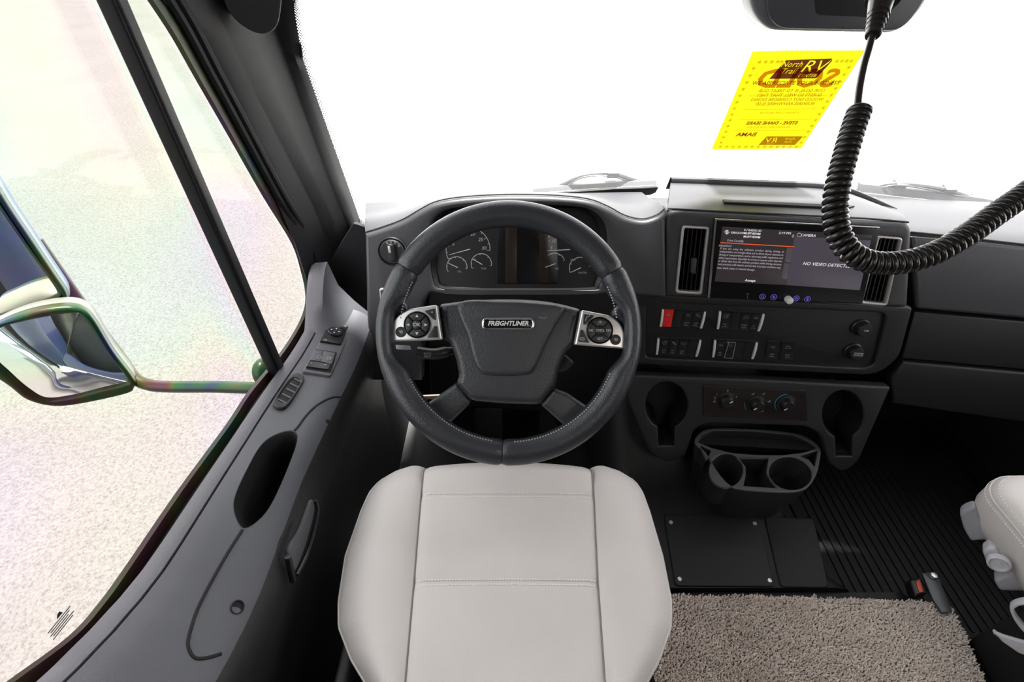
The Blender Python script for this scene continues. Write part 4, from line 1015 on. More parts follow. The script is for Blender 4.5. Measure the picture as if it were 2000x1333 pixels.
strokes('outline', FW, [rr([FW.px(*at4(s, r_)) for s, r_ in ((.285, .02), (.485, .02), (.485, .98), (.285, .98))], .002)+[FW.px(*at4(.33, .02))]], .0008, M['dial_print'], tb4, .0085, .0004)
bank([(1498, 667), (1520, 669), (1516, 701), (1493.5, 699)], 'single black rocker switch next to the lower bank', 1, [('bars', 'AXLE LOCK')])
bank([(1527, 668), (1550.5, 669.5), (1547, 702.5), (1524, 701)], 'single black rocker switch nearest the power sockets', 1, [('car', 'DUMP VALV')])
for (x, y, lab, tx) in ((1684, 641, 'capped round USB socket on the switch panel', ('USB',)), (1669, 687, 'capped round power outlet below the USB socket', ('POWER', 'OUTLET'))):
    t = thing('power_socket', FW.w(*FW.px(x, y+15)), lab, 'socket')
    c = FW.px(x-4, y-2); kk = kP
    lathe('collar', FW, c, [(19*kk, -.002), (19*kk, .004), (17*kk, .006), (15*kk, .003)], M['black'], t, 28)
    c = FW.px(x, y)
    lathe('cap', FW, c, [(15*kk, .002), (15*kk, .012), (13.5*kk, .0145), (6*kk, .015)], M['dash_dark'], t, 28)
    plate('cap_tab', FW, [rr([(c[0]+6*kk, c[1]-20*kk), (c[0]+13*kk, c[1]-18*kk), (c[0]+9*kk, c[1]-8*kk), (c[0]+3*kk, c[1]-9*kk)], .001)], M['dash_dark'], t, .004, .001, .010)
    for i, s in enumerate(tx): text('legend', FW, s, (c[0]+2*kk, c[1]-(i-.5)*5*kk*(len(tx) > 1)), .0062, M['dial_print'], t, front=.0152)

# passenger side of the dash
FG = FP.off(-.028)
ptop = [(1780, 455), (1840, 461), (1920, 470), (2060, 486), (2200, 502), (2560, 543)]
plate('glove_panel', FG, [rr(FG.pxs([(1778, 462), (1920, 474), (2560, 545), (2560, 676), (1789, 604)]), .006)], M['dash'], dash, .04, .008, .0, 3)
plate('glove_band', FG, [FG.pxs([(1789, 612), (2560, 680), (2560, 776), (1764, 703)])], M['dash_dark'], dash, .03, .004, -.006)
plate('glove_lower', FG, [FG.pxs([(1766, 709), (2560, 780), (2540, 905), (1745, 790), (1742, 740)])], M['dash_dark'], dash, .03, .006, -.002)
pf = [FG.w(*FG.px(*p), -.006) for p in ptop]
pb = [Vector((p.x*1.06, wy(p.x*1.06, .69)-.015, .69)) for p in pf]; pb[0] = Vector((.92, wy(.92, .69)-.015, .69))
rows = [[a.lerp(b, t)+Vector((0, 0, .02*math.sin(math.pi*t))) for a, b in zip(cat(pf, 4), cat(pb, 4))] for t in np.linspace(0, 1, 10)]
raw('top_pad', *solid(rows, .02, (0, 0, -1)), M['dash'], dash, 60)
tube('pad_seam', [p+Vector((0, -.004, .002)) for p in cat(pf, 4)], .002, M['matte_black'], dash, 6)
# a filler between pod and glass
raw('top_pad', *solid([[Vector((x, ((1.03 if x > -.33 else 1.14) if k == 0 else max(1.15, wy(x, .67)-.008)), .675)) for x in np.linspace(-.334, 1.61, 40)] for k in (0, 1)], .02, (0, 0, -1)), M['dash'], dash, 0)

# lower console
LK = rad(17); o_ = FP.w(*FP.px(1480, 740), -.012); FK = Frame(o_, FPr, hf*math.sin(LK)+Vector((0, 0, math.cos(LK))))
kK = (FK.px(1510, 800)[0]-FK.px(1500, 800)[0])/10
def keyhole(cx, cy, rx, ry, nx0, nx1, ny):
    P = []
    a0 = math.acos((nx1-cx)/rx); a1 = math.acos((nx0-cx)/rx)
    for i in range(33):
        a = -a0 + (2*math.pi - (a1-a0)) * i/32 if False else None
    # go counterclockwise in px space starting at right neck, over the top, to the left neck
    t0 = math.asin(min(1, (nx1-cx)/rx)); t1 = 2*math.pi - math.asin(min(1, (cx-nx0)/rx))
    for i in range(33):
        t = t0+(t1-t0)*i/32; P.append((cx+rx*math.sin(t), cy+ry*math.cos(t)))
    return P + [(nx0+2, ny), (nx1-2, ny)]
kh = [keyhole(1302, 793, 41, 46, 1285, 1318, 872), keyhole(1647, 811, 40, 47, 1632, 1666, 892)]
con_out = rr(FK.pxs([(1226, 733), (1480, 742), (1741, 757), (1712, 822), (1676, 905), (1645, 925), (1618, 905), (1604, 850), (1575, 834), (1384, 827), (1356, 838), (1338, 895), (1300, 905), (1268, 885), (1224, 778)]), [.006, 0, .006, .02, .02, .02, .02, .02, .015, .015, .02, .02, .02, .02, .02])
khl = [[FK.px(*p) for p in k] for k in kh]
plate('lower_console', FK, [con_out]+khl, M['dash_low'], dash, .03, .006, .0, 3)
for k in khl:
    P = [FK.w(a, b, -.004) for a, b in k]; c = sum(P, Vector())/len(P)
    v, f = grid([P, [p-FK.n*.09+(c-p)*.1 for p in P]], True); f.append(tuple(len(P)+i for i in range(len(P))))
    raw('cup_recess', v, f, M['black'], dash, 60)
# lower centre column below the console
bcol = [FK.w(*FK.px(x, y), -.014) for x, y in ((1300, 870), (1660, 890))]
raw('console_base', *solid([[bcol[0], bcol[1]], [Vector((bcol[0].x+.02, .93, -.02)), Vector((bcol[1].x-.02, .90, -.02))]], .03, (0, 1, 0)), M['dash_dark'], dash, 0)
# climate panel
hv = thing('climate_control', FK.w(*FK.px(1475, 818)), 'black climate control panel with three rotary knobs', 'control panel')
plate('panel', FK, [rr(FK.pxs([(1372.5, 751.6), (1573.5, 762), (1576.5, 821.5), (1374, 812.5)]), .005)], M['hvac'], hv, .010, .0015, .004)
for x, y in ((1383, 761), (1383, 803), (1567, 771), (1568, 813)):
    lathe('screw', FK, FK.px(x, y), [(.004, .003), (.004, .005), (.002, .0055)], M['black'], hv, 12)
for x, y, ang in ((1416, 780, 35), (1476, 787, 215), (1534.5, 787, 220)):
    c = FK.px(x, y)
    kn = lathe('knob', FK, c, [(19*kK, .003), (19*kK, .006), (14*kK, .008), (12.5*kK, .022), (11*kK, .024), (5*kK, .0245)], M['gloss_black'], hv, 30)
    kn.data.materials[0] = M['black']
    a = rad(ang); F2 = Frame(FK.w(*c, .0246), FK.r*math.cos(a)+FK.u*math.sin(a), FK.n.cross(FK.r*math.cos(a)+FK.u*math.sin(a)))
    raw('pointer', *box_vf(F2, 4*kK, 11*kK, -.0011, .0011, -.001, .0005), M['white_print'], kn, 0)
c = FK.px(1534.5, 787)
strokes('blue_arc', FK, [circ(c, 22*kK, n=16, a0=rad(100), a1=rad(225), end=True)], .002, M['blue_print'], hv, .0045)
strokes('red_mark', FK, [circ(c, 22*kK, n=5, a0=rad(-60), a1=rad(-40), end=True)], .002, M['red_print'], hv, .0045)
c = FK.px(1476, 787)
strokes('blue_arc', FK, [circ(c, 23*kK, n=8, a0=rad(180), a1=rad(225), end=True)], .002, M['blue_print'], hv, .0045)
strokes('mode_icon', FK, [[(c[0]+24*kK*math.cos(rad(a))-2*kK, c[1]+24*kK*math.sin(rad(a))), (c[0]+24*kK*math.cos(rad(a))+2*kK, c[1]+24*kK*math.sin(rad(a))), (c[0]+24*kK*math.cos(rad(a))+2*kK, c[1]+24*kK*math.sin(rad(a))+4*kK)] for a in (120, 70, 15, -50)], .0012, M['dial_print'], hv, .0045)
c = FK.px(1416, 780)
for i, a in enumerate((150, 122, 90, 55, 25)): text('legend', FK, ('1', '.', '2', '.', '3')[i], (c[0]+22*kK*math.cos(rad(a)), c[1]+22*kK*math.sin(rad(a))), .008, M['dial_print'], hv, front=.0045)
strokes('fan_icon', FK, [circ((c[0]-20*kK, c[1]+2*kK), 2.6*kK, n=8, end=True), circ((c[0]-21*kK, c[1]-6*kK), 1.8*kK, n=8, end=True)], .0012, M['dial_print'], hv, .0045)

# cup tray standing below the console
TZ = .17; FTz = Frame((0, 0, TZ), (1, 0, 0), (0, 1, 0))
tray = thing('cup_tray', onZ(1480, 975, .0), 'grey plastic tray with two cup holders standing below the climate panel', 'cup holder')
rim_px = [(1357, 864), (1368, 845), (1394, 837), (1470, 838), (1551, 846), (1582, 858), (1602, 877), (1600, 907), (1593, 931), (1578, 952), (1556, 961), (1515, 962), (1450, 957), (1423, 948), (1398, 919), (1378, 886)]
rim = [tuple(p) for p in cat([Vector(FTz.px(*p)) for p in rim_px], 5, True)]
def el(cx, cy, rx, ry, rot=0, n=30):
    return [FTz.px(cx+rx*math.cos(t)*math.cos(rot)-ry*math.sin(t)*math.sin(rot), cy+rx*math.cos(t)*math.sin(rot)+ry*math.sin(t)*math.cos(rot)) for t in np.linspace(0, 2*math.pi, n, endpoint=False)]
binb = [FTz.px(*p) for p in ((1362, 864), (1372, 849), (1394, 841), (1470, 842), (1550, 850), (1578, 861), (1597, 875), (1570, 884), (1530, 889), (1480, 889), (1430, 885), (1390, 875))]
cupL = el(1419, 919, 32, 33, .45); cupR = el(1543.5, 925, 42, 32, .18)
mid = rr([FTz.px(*p) for p in ((1437, 893), (1503, 894), (1499, 925), (1521, 956), (1450, 951), (1455, 930), (1455, 912))], .005)
triL = rr([FTz.px(*p) for p in ((1367, 869), (1389, 880), (1381, 898))], .003)
triR = rr([FTz.px(*p) for p in ((1562, 891), (1597, 880), (1591, 912), (1580, 898))], .003)
plate('rim', FTz, [rim, binb, cupL, cupR, mid, triL, triR], mat('tray_rim', (.075, .075, .082), .5), tray, .006, .0018, 0)
rb = [Vector((a, b, TZ-.003)) for a, b in rim]; cc = sum(rb, Vector())/len(rb)
v, f = grid([rb, [p.lerp(Vector((cc.x, cc.y, p.z)), .04)+Vector((0, 0, -.05)) for p in rb], [p.lerp(Vector((cc.x, cc.y+.02, p.z)), .16)+Vector((0, .0, -.15)) for p in rb], [p.lerp(Vector((cc.x, cc.y+.02, p.z)), .18)+Vector((0, 0, -.17)) for p in rb]], True)
f.append(tuple(3*len(rb)+i for i in range(len(rb)))); raw('body', v, f, M['dash_low'], tray, 60)
for nm, lp, dep in (('bin', binb, .09), ('cup_well', cupL, .085), ('cup_well', cupR, .085), ('bin', mid, .075), ('bin', triL, .05), ('bin', triR, .05)):
    P = [Vector((a, b, TZ-.004)) for a, b in lp]; c = sum(P, Vector())/len(P)
    v, f = grid([P, [p.lerp(Vector((c.x, c.y, p.z)), .08)+Vector((0, 0, -dep)) for p in P]], True); f.append(tuple(len(P)+i for i in range(len(P))))
    raw(nm, v, f, M['dash_low'], tray, 50)

# =================================================================== STEERING WHEEL
WD = .83; FWh = Frame(atD(993.5, 651, WD), (1, 0, 0), (0, SP, CP)); kW = WD/FPX
RM, RT = .2035, .0225
sw = thing('steering_wheel', FWh.w(0, -.22), 'black leather four spoke steering wheel with silver button pods', 'steering wheel')
def rim_ring(a0, a1, n=60, ra=RT, rb=.0205, seg=22, shrink=True):
    rows = []
    for i in range(n+1):
        t = i/n; a = rad(a0+(a1-a0)*t); k = 1.0
        if shrink:
            e_ = min(t, 1-t)*(a1-a0)*math.pi/180*RM
            k = 1-.10*max(0, 1-e_/.004)**2
        row = []
        for j in range(seg):
            b = 2*math.pi*j/seg; aa = math.degrees(a) % 360; dd = min(abs(aa-180), abs(aa), abs(aa-360)); g = max(0, min(1, (22-dd)/13)); g = g*g*(3-2*g)
            ri = ra*k*(1-.36*g); R = RM + (ra-ra*(1-.36*g)) + ri*math.cos(b)
            row.append(FWh.w(R*math.cos(a), R*math.sin(a), rb*k*math.sin(b)))
        rows.append(row)
    return grid(rows, True, True)
raw('rim_top', *rim_ring(30.6, 147.5), M['leather'], sw, 60)
raw('rim_grip', *rim_ring(147.9, 266.8), M['leather'], sw, 60)
raw('rim_grip', *rim_ring(267.2, 390.2), M['leather'], sw, 60)
raw('rim_core', *rim_ring(0, 360, 90, RT*.85, .0205*.85, 12, False), M['matte_black'], sw, 60)
vf = []
for rng in ((205, 262), (273, 338), (152, 172), (8, 26)):
    a = rng[0]
    while a < rng[1]:
        for side in (0,):
            b = rad(150); k = 1.02
            P = []
            for d in (0, .75):
                for bb in (rad(146), rad(154)):
                    R = RM+RT*k*math.cos(bb); P.append(FWh.w(R*math.cos(rad(a+d)), R*math.sin(rad(a+d)), .0205*k*math.sin(bb)))
            vf.append(solid([[P[0], P[1]], [P[2], P[3]]], .0006, -FWh.n))
        a += 1.5
raw('rim_stitching', *merge(*vf), M['legend'], sw, 0)
HZ = -.028; FHb = FWh.off(HZ)
hub_px = [(857, 594), (900, 588), (960, 584), (1010, 584), (1060, 587), (1100, 594), (1135, 604), (1122, 676), (1106, 690), (1092, 722), (1086, 755), (1055, 792), (985, 790), (918, 784), (890, 750), (896, 735), (890, 702), (877, 668), (864, 664)]
hub_o = rr(FHb.pxs(hub_px), [.006, .02, .02, .02, .02, .02, .006, .008, .01, .01, .008, .01, .02, .01, .008, .008, .01, .008, .006])
plate('airbag_cover', FHb, [hub_o], M['hub'], sw, .05, .014, .004, 5)
ridge = [(896, 593), (914, 660), (924, 700), (934, 722), (955, 733), (1022, 733), (1043, 722), (1062, 680), (1082, 640), (1100, 601), (1045, 591), (985, 588)]
rg = [tuple(p) for p in cat([Vector(FHb.px(*p)) for p in ridge], 5, True)]
plate('raised_shield', FHb, [rg], M['hub'], sw, .018, .0085, .0125, 5)
# cap the upper hub so that the shield blends in at the top
# badge
bd = plate('badge', FHb, [rr(FHb.pxs([(942, 622), (1043, 622), (1043, 645), (942, 645)]), 11*kW, 8), rr(FHb.pxs([(946, 625.5), (1039, 625.5), (1039, 641.5), (946, 641.5)]), 7.5*kW, 8)], M['chrome'], sw, .008, .0015, .0165)
plate('badge_field', FHb, [rr(FHb.pxs([(946, 625.5), (1039, 625.5), (1039, 641.5), (946, 641.5)]), 7.5*kW, 8)], M['gloss_black'], bd, .003, .0003, .0138)
text('badge_lettering', FHb, 'FREIGHTLINER', FHb.px(992.5, 633), 12.6*kW, M['badge_silver'], bd, ext=.0008, shear=.25, fat=.0003, sx=.98, front=.0145)
strokes('airbag_mark', FHb, [[FHb.px(1052, 621), FHb.px(1064, 623), FHb.px(1066, 619)]], .0006, M['legend'], sw, .0127)
# button pods
FPd = FWh.off(-.006)
def pod(outl, radii, dial, tris, small, keys, side):
    p = plate('button_pod', FPd, [rr(FPd.pxs(outl), radii)], M['silver'], sw, .022, .003, .004, 3)
    plate('pod_well', FPd, [rr(FPd.pxs(outl), radii)], M['dash_dark'], sw, .03, .004, -.016)
    c = FPd.px(*dial); R = 26.5*kW
    lathe('pod_dial', FPd, c, [(R, .002), (R, .0062), (R*.94, .0068), (R*.9, .0052), (R*.36, .0052)], M['gloss_black'], p, 36)
    for i in range(4):
        a0 = rad(45+90*i+4); a1 = rad(135+90*i-4)
        L = circ(c, R*.88, n=10, a0=a0, a1=a1, end=True) + circ(c, R*.36, n=6, a0=a1-.06, a1=a0+.06, end=True)
        plate('dial_key', FPd, [L], M['black'], p, .004, .0008, .0075)
    lathe('centre_key', FPd, c, [(R*.33, .004), (R*.33, .0085), (R*.28, .0092), (R*.1, .0094)], M['black'], p, 22)
    text('key_legend', FPd, keys, c, .0085 if len(keys) < 3 else .006, M['dial_print'], p, front=.0096)
    if side < 0:
        for i in range(4):
            a = rad(90*i); d = R*.64; q = (c[0]+d*math.cos(a), c[1]+d*math.sin(a)); s = R*.11
            plate('arrow', FPd, [[(q[0]+s*1.3*math.cos(a+b), q[1]+s*1.3*math.sin(a+b)) for b in (0, 2.2, -2.2)]], M['dial_print'], p, .0006, .0001, .0078)
    else:
        for s, a in (('RES', 0), ('SET', 270), ('10', 90), ('NE', 180)):
            a = rad(a); text('key_legend', FPd, s, (c[0]+R*.64*math.cos(a), c[1]+R*.62*math.sin(a)), .0058, M['dial_print'], p, front=.0078)
    for t in tris:
        plate('corner_key', FPd, [rr(FPd.pxs(t), .0015)], M['black'], p, .004, .0008, .006)
    c2 = FPd.px(*small); lathe('round_key', FPd, c2, [(10.5*kW, .003), (10.5*kW, .0052), (9*kW, .0058), (4*kW, .005)], M['dash_dark'], p, 24)
    s = 3.6*kW; strokes('key_legend', FPd, [[(c2[0]-s, c2[1]+s*.6), (c2[0]+s, c2[1]+s*.6), (c2[0]+s, c2[1]-s*.5), (c2[0]-s*.4, c2[1]-s*.5)], [(c2[0]-s*.6, c2[1]), (c2[0]+s*.4, c2[1])]], .0008, M['dial_print'], p, .0062)
    return p
pA = pod([(800, 604), (853, 596), (864, 664), (766, 668), (764, 645), (772, 620)], [.01, .003, .003, .004, .006, .012], (816, 635), [[(830, 608), (851, 603), (852, 626), (846, 624)], [(849, 637), (855, 638), (857, 660), (835, 660)]], (784, 649), 'OK', -1)
text('key_legend', FPd, '+', FPd.px(845, 611), .008, M['dial_print'], pA, front=.0065)
pB = pod([(1136, 606), (1192, 617), (1212, 632), (1221, 657), (1219, 682), (1122, 674)], [.003, .01, .012, .008, .004, .003], (1170, 646), [[(1139, 614), (1160, 617), (1143, 635), (1138, 634)], [(1133, 645), (1138, 645), (1150, 670), (1128, 668)]], (1201, 664), 'CNCL', 1)
strokes('key_legend', FPd, [[FPd.px(1142, 627), FPd.px(1145, 620), FPd.px(1151, 617)], [FPd.px(1132, 664), FPd.px(1140, 665), FPd.px(1140, 661), FPd.px(1132, 660), FPd.px(1132, 664)]], .0009, M['dial_print'], pB, .0065)
# leather webs that join the pods to the rim, and the lower spokes
FSp = FWh.off(-.016)
for lp in ([(750, 592), (782, 582), (802, 602), (772, 622), (766, 668), (770, 690), (748, 694), (738, 640)], [(1240, 592), (1212, 590), (1190, 614), (1214, 632), (1222, 658), (1220, 696), (1240, 700), (1252, 650)]):
    plate('rim_web', FSp, [rr(FSp.pxs(lp), .010)], M['leather'], sw, .026, .009, .010, 4)
for lp in ([(892, 748), (920, 788), (880, 826), (858, 838), (822, 798), (838, 786)], [(1083, 760), (1110, 770), (1158, 802), (1128, 842), (1106, 836), (1056, 792)]):
    plate('lower_spoke', FHb, [rr(FHb.pxs(lp), .006)], M['hub'], sw, .030, .008, -.004, 4)
# column and stalks
col = thing('steering_column', FWh.w(0, -.05, -.30), 'dark steering column with stalks behind the wheel', 'steering column')
ax = [FWh.w(0, 0, -.078), FWh.w(0, -.005, -.14), FWh.w(0, -.02, -.30)]
raw('shroud', *tube_vf(ax, [.055, .062, .07], 20), M['black'], col)
tube('stalk', cat([FWh.w(-.05, -.02, -.10), FWh.w(*FWh.px(868, 688), -.075), FWh.w(*FWh.px(835, 694), -.07), FWh.w(*FWh.px(800, 690), -.068)], 4), [.008]*5+[.011]*8, M['black'], col, 12)
text('legend', FWh, 'AUTO\nNEUT', FWh.px(835, 694, -.055), .005, M['legend'], col, front=-.055)
tube('stalk', cat([FWh.w(.05, -.03, -.10), FWh.w(*FWh.px(1100, 720), -.09), FWh.w(*FWh.px(1122, 704), -.085)], 5), .013, M['dash_dark'], col, 12)
plate('tilt_strip', FWh, [rr(FWh.pxs([(772, 674), (800, 676), (802, 684), (774, 683)], -.05), .002)], M['grey_knob'], col, .006, .001, -.05)
plate('release_tag', Frame(onY(850, 775, .86), (1, 0, .3), (0, -.5, 1)), [rr([(-.045, -.005), (.02, -.03), (.045, -.03), (.03, -.012), (-.03, .025), (-.048, .014)], .004)], M['tan'], col, .004, .001)['label'] = 'beige release tag'
for x0, x1, yy, z0, z1, lab in ((-.12, -.03, 1.00, -.02, .10, 'wide black brake pedal in the dark footwell'), (.09, .15, 1.04, -.14, .10, 'long black accelerator pedal in the dark footwell')):
    t = thing('pedal', ((x0+x1)/2, yy, FZ), lab, 'pedal')
    F_ = Frame(((x0+x1)/2, yy, (z0+z1)/2), (1, 0, 0), (0, .45, .9))
    plate('pad', F_, [rr([((x0-x1)/2, (z0-z1)/2), ((x1-x0)/2, (z0-z1)/2), ((x1-x0)/2, (z1-z0)/2), ((x0-x1)/2, (z1-z0)/2)], .012)], M['rubber'], t, .012, .003)
    tube('lever', [F_.w(0, 0, -.008), F_.w(0, .03, -.10), F_.w(0, .10, -.2)], .008, M['black'], t, 8)

# =================================================================== DRIVER SEAT
ds = thing('driver_seat', (0, .3, FZ), 'pale grey vinyl driver seat cushion in front of the steering wheel', 'seat')
SZ = .465
tabL = [(898, 786), (905, 760), (922, 738), (950, 718), (985, 702), (1075, 670), (1165, 656), (1215, 656), (1280, 681), (1333, 713), (1430, 765)]
tabR = [(898, 1196), (905, 1222), (922, 1243), (950, 1258), (985, 1271), (1075, 1298), (1165, 1316), (1215, 1315), (1280, 1292), (1333, 1264), (1430, 1215)]
smL = [(890, 830), (967, 822), (1138, 808), (1333, 791), (1430, 784)]
smR = [(890, 1154), (967, 1160), (1138, 1168), (1333, 1182), (1430, 1188)]
def fronty(x): return 893 + 9*abs((x-985)/170)**2.2 if abs(x-985) < 171 else 902 + (abs(x-985)-171)*.055
def vall(d): return -.0055*math.exp(-(d/.007)**2)
def bolster(tab, sm, sg):
    rows = []
    ys = list(np.linspace(900, 1430, 56))
    for yi, y in enumerate(ys):
        xs, xe = lin(sm, y), lin(tab, y); row = []
        for s in np.linspace(0, 1, 15):
            x = xs+(xe-xs)*s; yy = y
            p = onZ(x, yy, SZ); d = abs(s)*abs(onZ(xe, y, SZ).x-onZ(xs, y, SZ).x)
            z = SZ + .012*math.sin(math.pi*min(1, s*1.05))*(.4+.6*min(1, yi/20)) - .020*s**5 + vall(d)
            fr_ = max(0, 1-yi/6); z -= .022*fr_**2
            row.append(Vector((p.x, p.y, z)))
        e0 = row[-1]
        for dx, dz in ((.003, -.012), (.004, -.03), (.0, -.07), (-.02, -.12)):
            row.append(e0+Vector((sg*dx, 0, dz)))
        rows.append(row)
    fr0 = rows[0]
    for dy, dz in ((.006, -.010), (.010, -.03), (.006, -.07), (-.02, -.12)):
        rows.insert(0, [Vector((p.x, p.y+dy, min(p.z, p.z+dz) if j < 15 else min(p.z, fr0[14].z+dz)))for j, p in enumerate(fr0)])
    return rows
rl = bolster(tabL, smL, -1); rr_ = bolster(tabR, smR, 1)
raw('side_bolster', *grid(rl), M['vinyl'], ds, 80); raw('side_bolster', *grid(rr_), M['vinyl'], ds, 80)
def centre(y0, y1, front=False):
    rows = []
    for yi, y in enumerate(np.linspace(y0, y1, 26)):
        xs, xe = lin(smL, y), lin(smR, y); row = []
        for s in np.linspace(0, 1, 40):
            x = xs+(xe-xs)*s; yy = y
            if front: t = yi/25; yy = fronty(x)*(1-t)+y1*t
            p = onZ(x, yy, SZ); wdt = .285
            dL = min(s, 1-s)*wdt; z = SZ + .004*math.sin(math.pi*s) + vall(dL)
            for ye in ((y1,) if front else (y0, y1)):
                z += .35*vall(abs(p.y-onZ(x, ye, SZ).y))
            if front: z -= .022*max(0, 1-yi/10)**2
            row.append(Vector((p.x, p.y, z)))
        rows.append(row)
    if front:
        fr0 = rows[0]
        for dy, dz in ((.006, -.010), (.010, -.03), (.006, -.07), (-.02, -.12)):
            rows.insert(0, [p+Vector((0, dy, dz)) for p in fr0])
    return rows
raw('front_panel', *grid(centre(893, 966.5, True)), M['vinyl'], ds, 80)
raw('middle_panel', *grid(centre(966.5, 1137)), M['vinyl'], ds, 80)
raw('rear_panel', *grid(centre(1137, 1430)), M['vinyl'], ds, 80)
for sm in (smL, smR):
    tube('seam', [onZ(lin(sm, y), y, SZ-.0045)+Vector((0, 0, -.022*max(0, 1-(y-903)/30)**2)) for y in np.linspace(903, 1430, 90)], .0012, M['seam'], ds, 6)
for rows in (rl, rr_):
    tube('piping', [r[14]+Vector((0, 0, -.002)) for r in rows[4:]], .0024, M['vinyl'], ds, 8)
vf = []
for yl in (963, 970.5, 1132, 1142):
    xs, xe = lin(smL, yl)+4, lin(smR, yl)-4; x = xs
    while x < xe:
        a, b = onZ(x, yl, SZ+.0045), onZ(x+3.6, yl, SZ+.0045); s = (x-lin(smL, yl))/(lin(smR, yl)-lin(smL, yl))
        for p in (a, b): p.z = SZ+.004*math.sin(math.pi*s)+.0001+vall(min(s, 1-s)*.285)-.0004
        vf.append(tube_vf([a, b], .0010, 5)); x += 5.8
raw('stitching', *merge(*vf), M['stitch'], ds, 0)
raw('cushion_pan', *box_vf(FT, -.20, .20, .0, .50, .32, .40), M['matte_black'], ds, 0)
raw('pedestal', *box_vf(FT, -.16, .16, .02, .42, FZ, .33), M['matte_black'], ds, 0)
plate('side_trim', Frame(onX(690, 1310, -.245), (0, 1, 0), (0, 0, 1)), [rr([(-.2, -.08), (.06, -.08), (.10, -.02), (.04, .02), (-.2, .03)], .02)], M['door_dark_shaded'], ds, .02, .006)

# =================================================================== PASSENGER SEAT
PX0, PZ = .886, .474
ps = thing('passenger_seat', (1.13, .25, FZ), 'pale grey vinyl passenger seat at the right edge of the view', 'seat')
FPs = Frame((0, 0, PZ), (1, 0, 0), (0, 1, 0))
so = rr([(PX0, -.08), (1.40, -.08), (1.40, .50), (1.33, .535), (.93, .535), (PX0, .50)], [.05, .05, .05, .05, .05, .05], 8)
rows = []
def ring(k, z, cc=Vector((1.135, .23))): return [Vector((cc.x+(p[0]-cc.x)*k, cc.y+(p[1]-cc.y)*k, z)) for p in so]
prof = [(.55, .012), (.80, .010), (.92, .006), (.965, .001), (.985, -.006), (.995, -.012), (.992, -.015), (1.0, -.019), (1.004, -.035), (1.003, -.055), (.985, -.075), (.95, -.095), (.85, -.10)]
v, f = grid([ring(k, PZ+h) for k, h in prof], True, True); raw('cushion', v, f, M['vinyl'], ps, 80)
tube('piping', [p for p in ring(.998, PZ-.0145)]+[ring(.998, PZ-.0145)[0]], .0022, M['vinyl'], ps, 8)
vf = []
R1 = ring(.978, PZ-.0022); R2 = ring(1.006, PZ-.0235)
for RR in (R1, R2):
    P = RR + [RR[0]]; acc = 0
    for a, b in zip(P, P[1:]):
        L = (b-a).length; n = max(1, int(L/.005))
        for i in range(n):
            vf.append(tube_vf([a.lerp(b, (i+.1)/n), a.lerp(b, (i+.7)/n)], .0008, 4))
raw('stitching', *merge(*vf), M['stitch'], ds if False else ps, 0)
raw('pedestal', *box_vf(FT, 1.07, 1.36, .0, .40, FZ, .38), M['matte_black'], ps, 0)
def lumpy(name, px, x, m, w, bev=.006, front=0.0, thick=.03):
    F_ = Frame(onX(*px[0], x), (.25, 1, 0), (.0, .0, 1)); F_ = Frame(onX(*px[0], x), (.6, -.55, 0), (0, .35, 1))
    return plate(name, F_, [rr(F_.pxs(px), .006)], m, ps, thick, bev, front, 4)
lumpy('height_lever', [(1874, 1005), (1886, 996), (1903, 991), (1940, 1056), (1896, 1059), (1882, 1035)], .865, M['grey_knob'], 1)
rk = lumpy('recline_knob', [(1918, 1078), (1932, 1069), (1946, 1072), (1976, 1118), (1946, 1119), (1928, 1104)], .872, M['grey_smooth'], 1)
Fk = Frame(onX(1950, 1095, .868), (.6, -.55, 0), (0, .35, 1))
lathe('knob_face', Fk, (0, 0), [(.016, .004), (.016, .012), (.013, .014), (.011, .010), (.005, .010), (.004, .013), (.001, .0135)], M['grey_smooth'], rk, 22)
lumpy('slide_lever', [(1940, 1134), (1978, 1120), (2010, 1150), (2010, 1158), (1952, 1156)], .875, M['grey_knob'], 1)
Fk = Frame(onX(1990, 1210, .865), (.6, -.55, 0), (0, .35, 1))
plate('bolster_handle', Fk, [rr(Fk.pxs([(1970, 1190), (1985, 1179), (2040, 1172), (2050, 1260), (2005, 1245), (1982, 1218)]), .012), rr(Fk.pxs([(1978, 1192), (1990, 1186), (2030, 1182), (2036, 1245), (2008, 1234), (1988, 1212)]), .010)], M['grey_smooth'], ps, .016, .004, 0, 4)
Fk = Frame(onX(1975, 1260, .86), (.6, -.55, 0), (0, .35, 1))
plate('forward_lever', Fk, [rr(Fk.pxs([(1937, 1234), (1960, 1244), (2030, 1264), (2030, 1290), (1990, 1278), (1958, 1256)]), .003)], M['grey_smooth'], ps, .008, .003, 0, 3)
raw('seat_rail', *tube_vf([(.90, -.05, -.06), (.90, .48, -.06)], .012, 8), M['black'], ps)
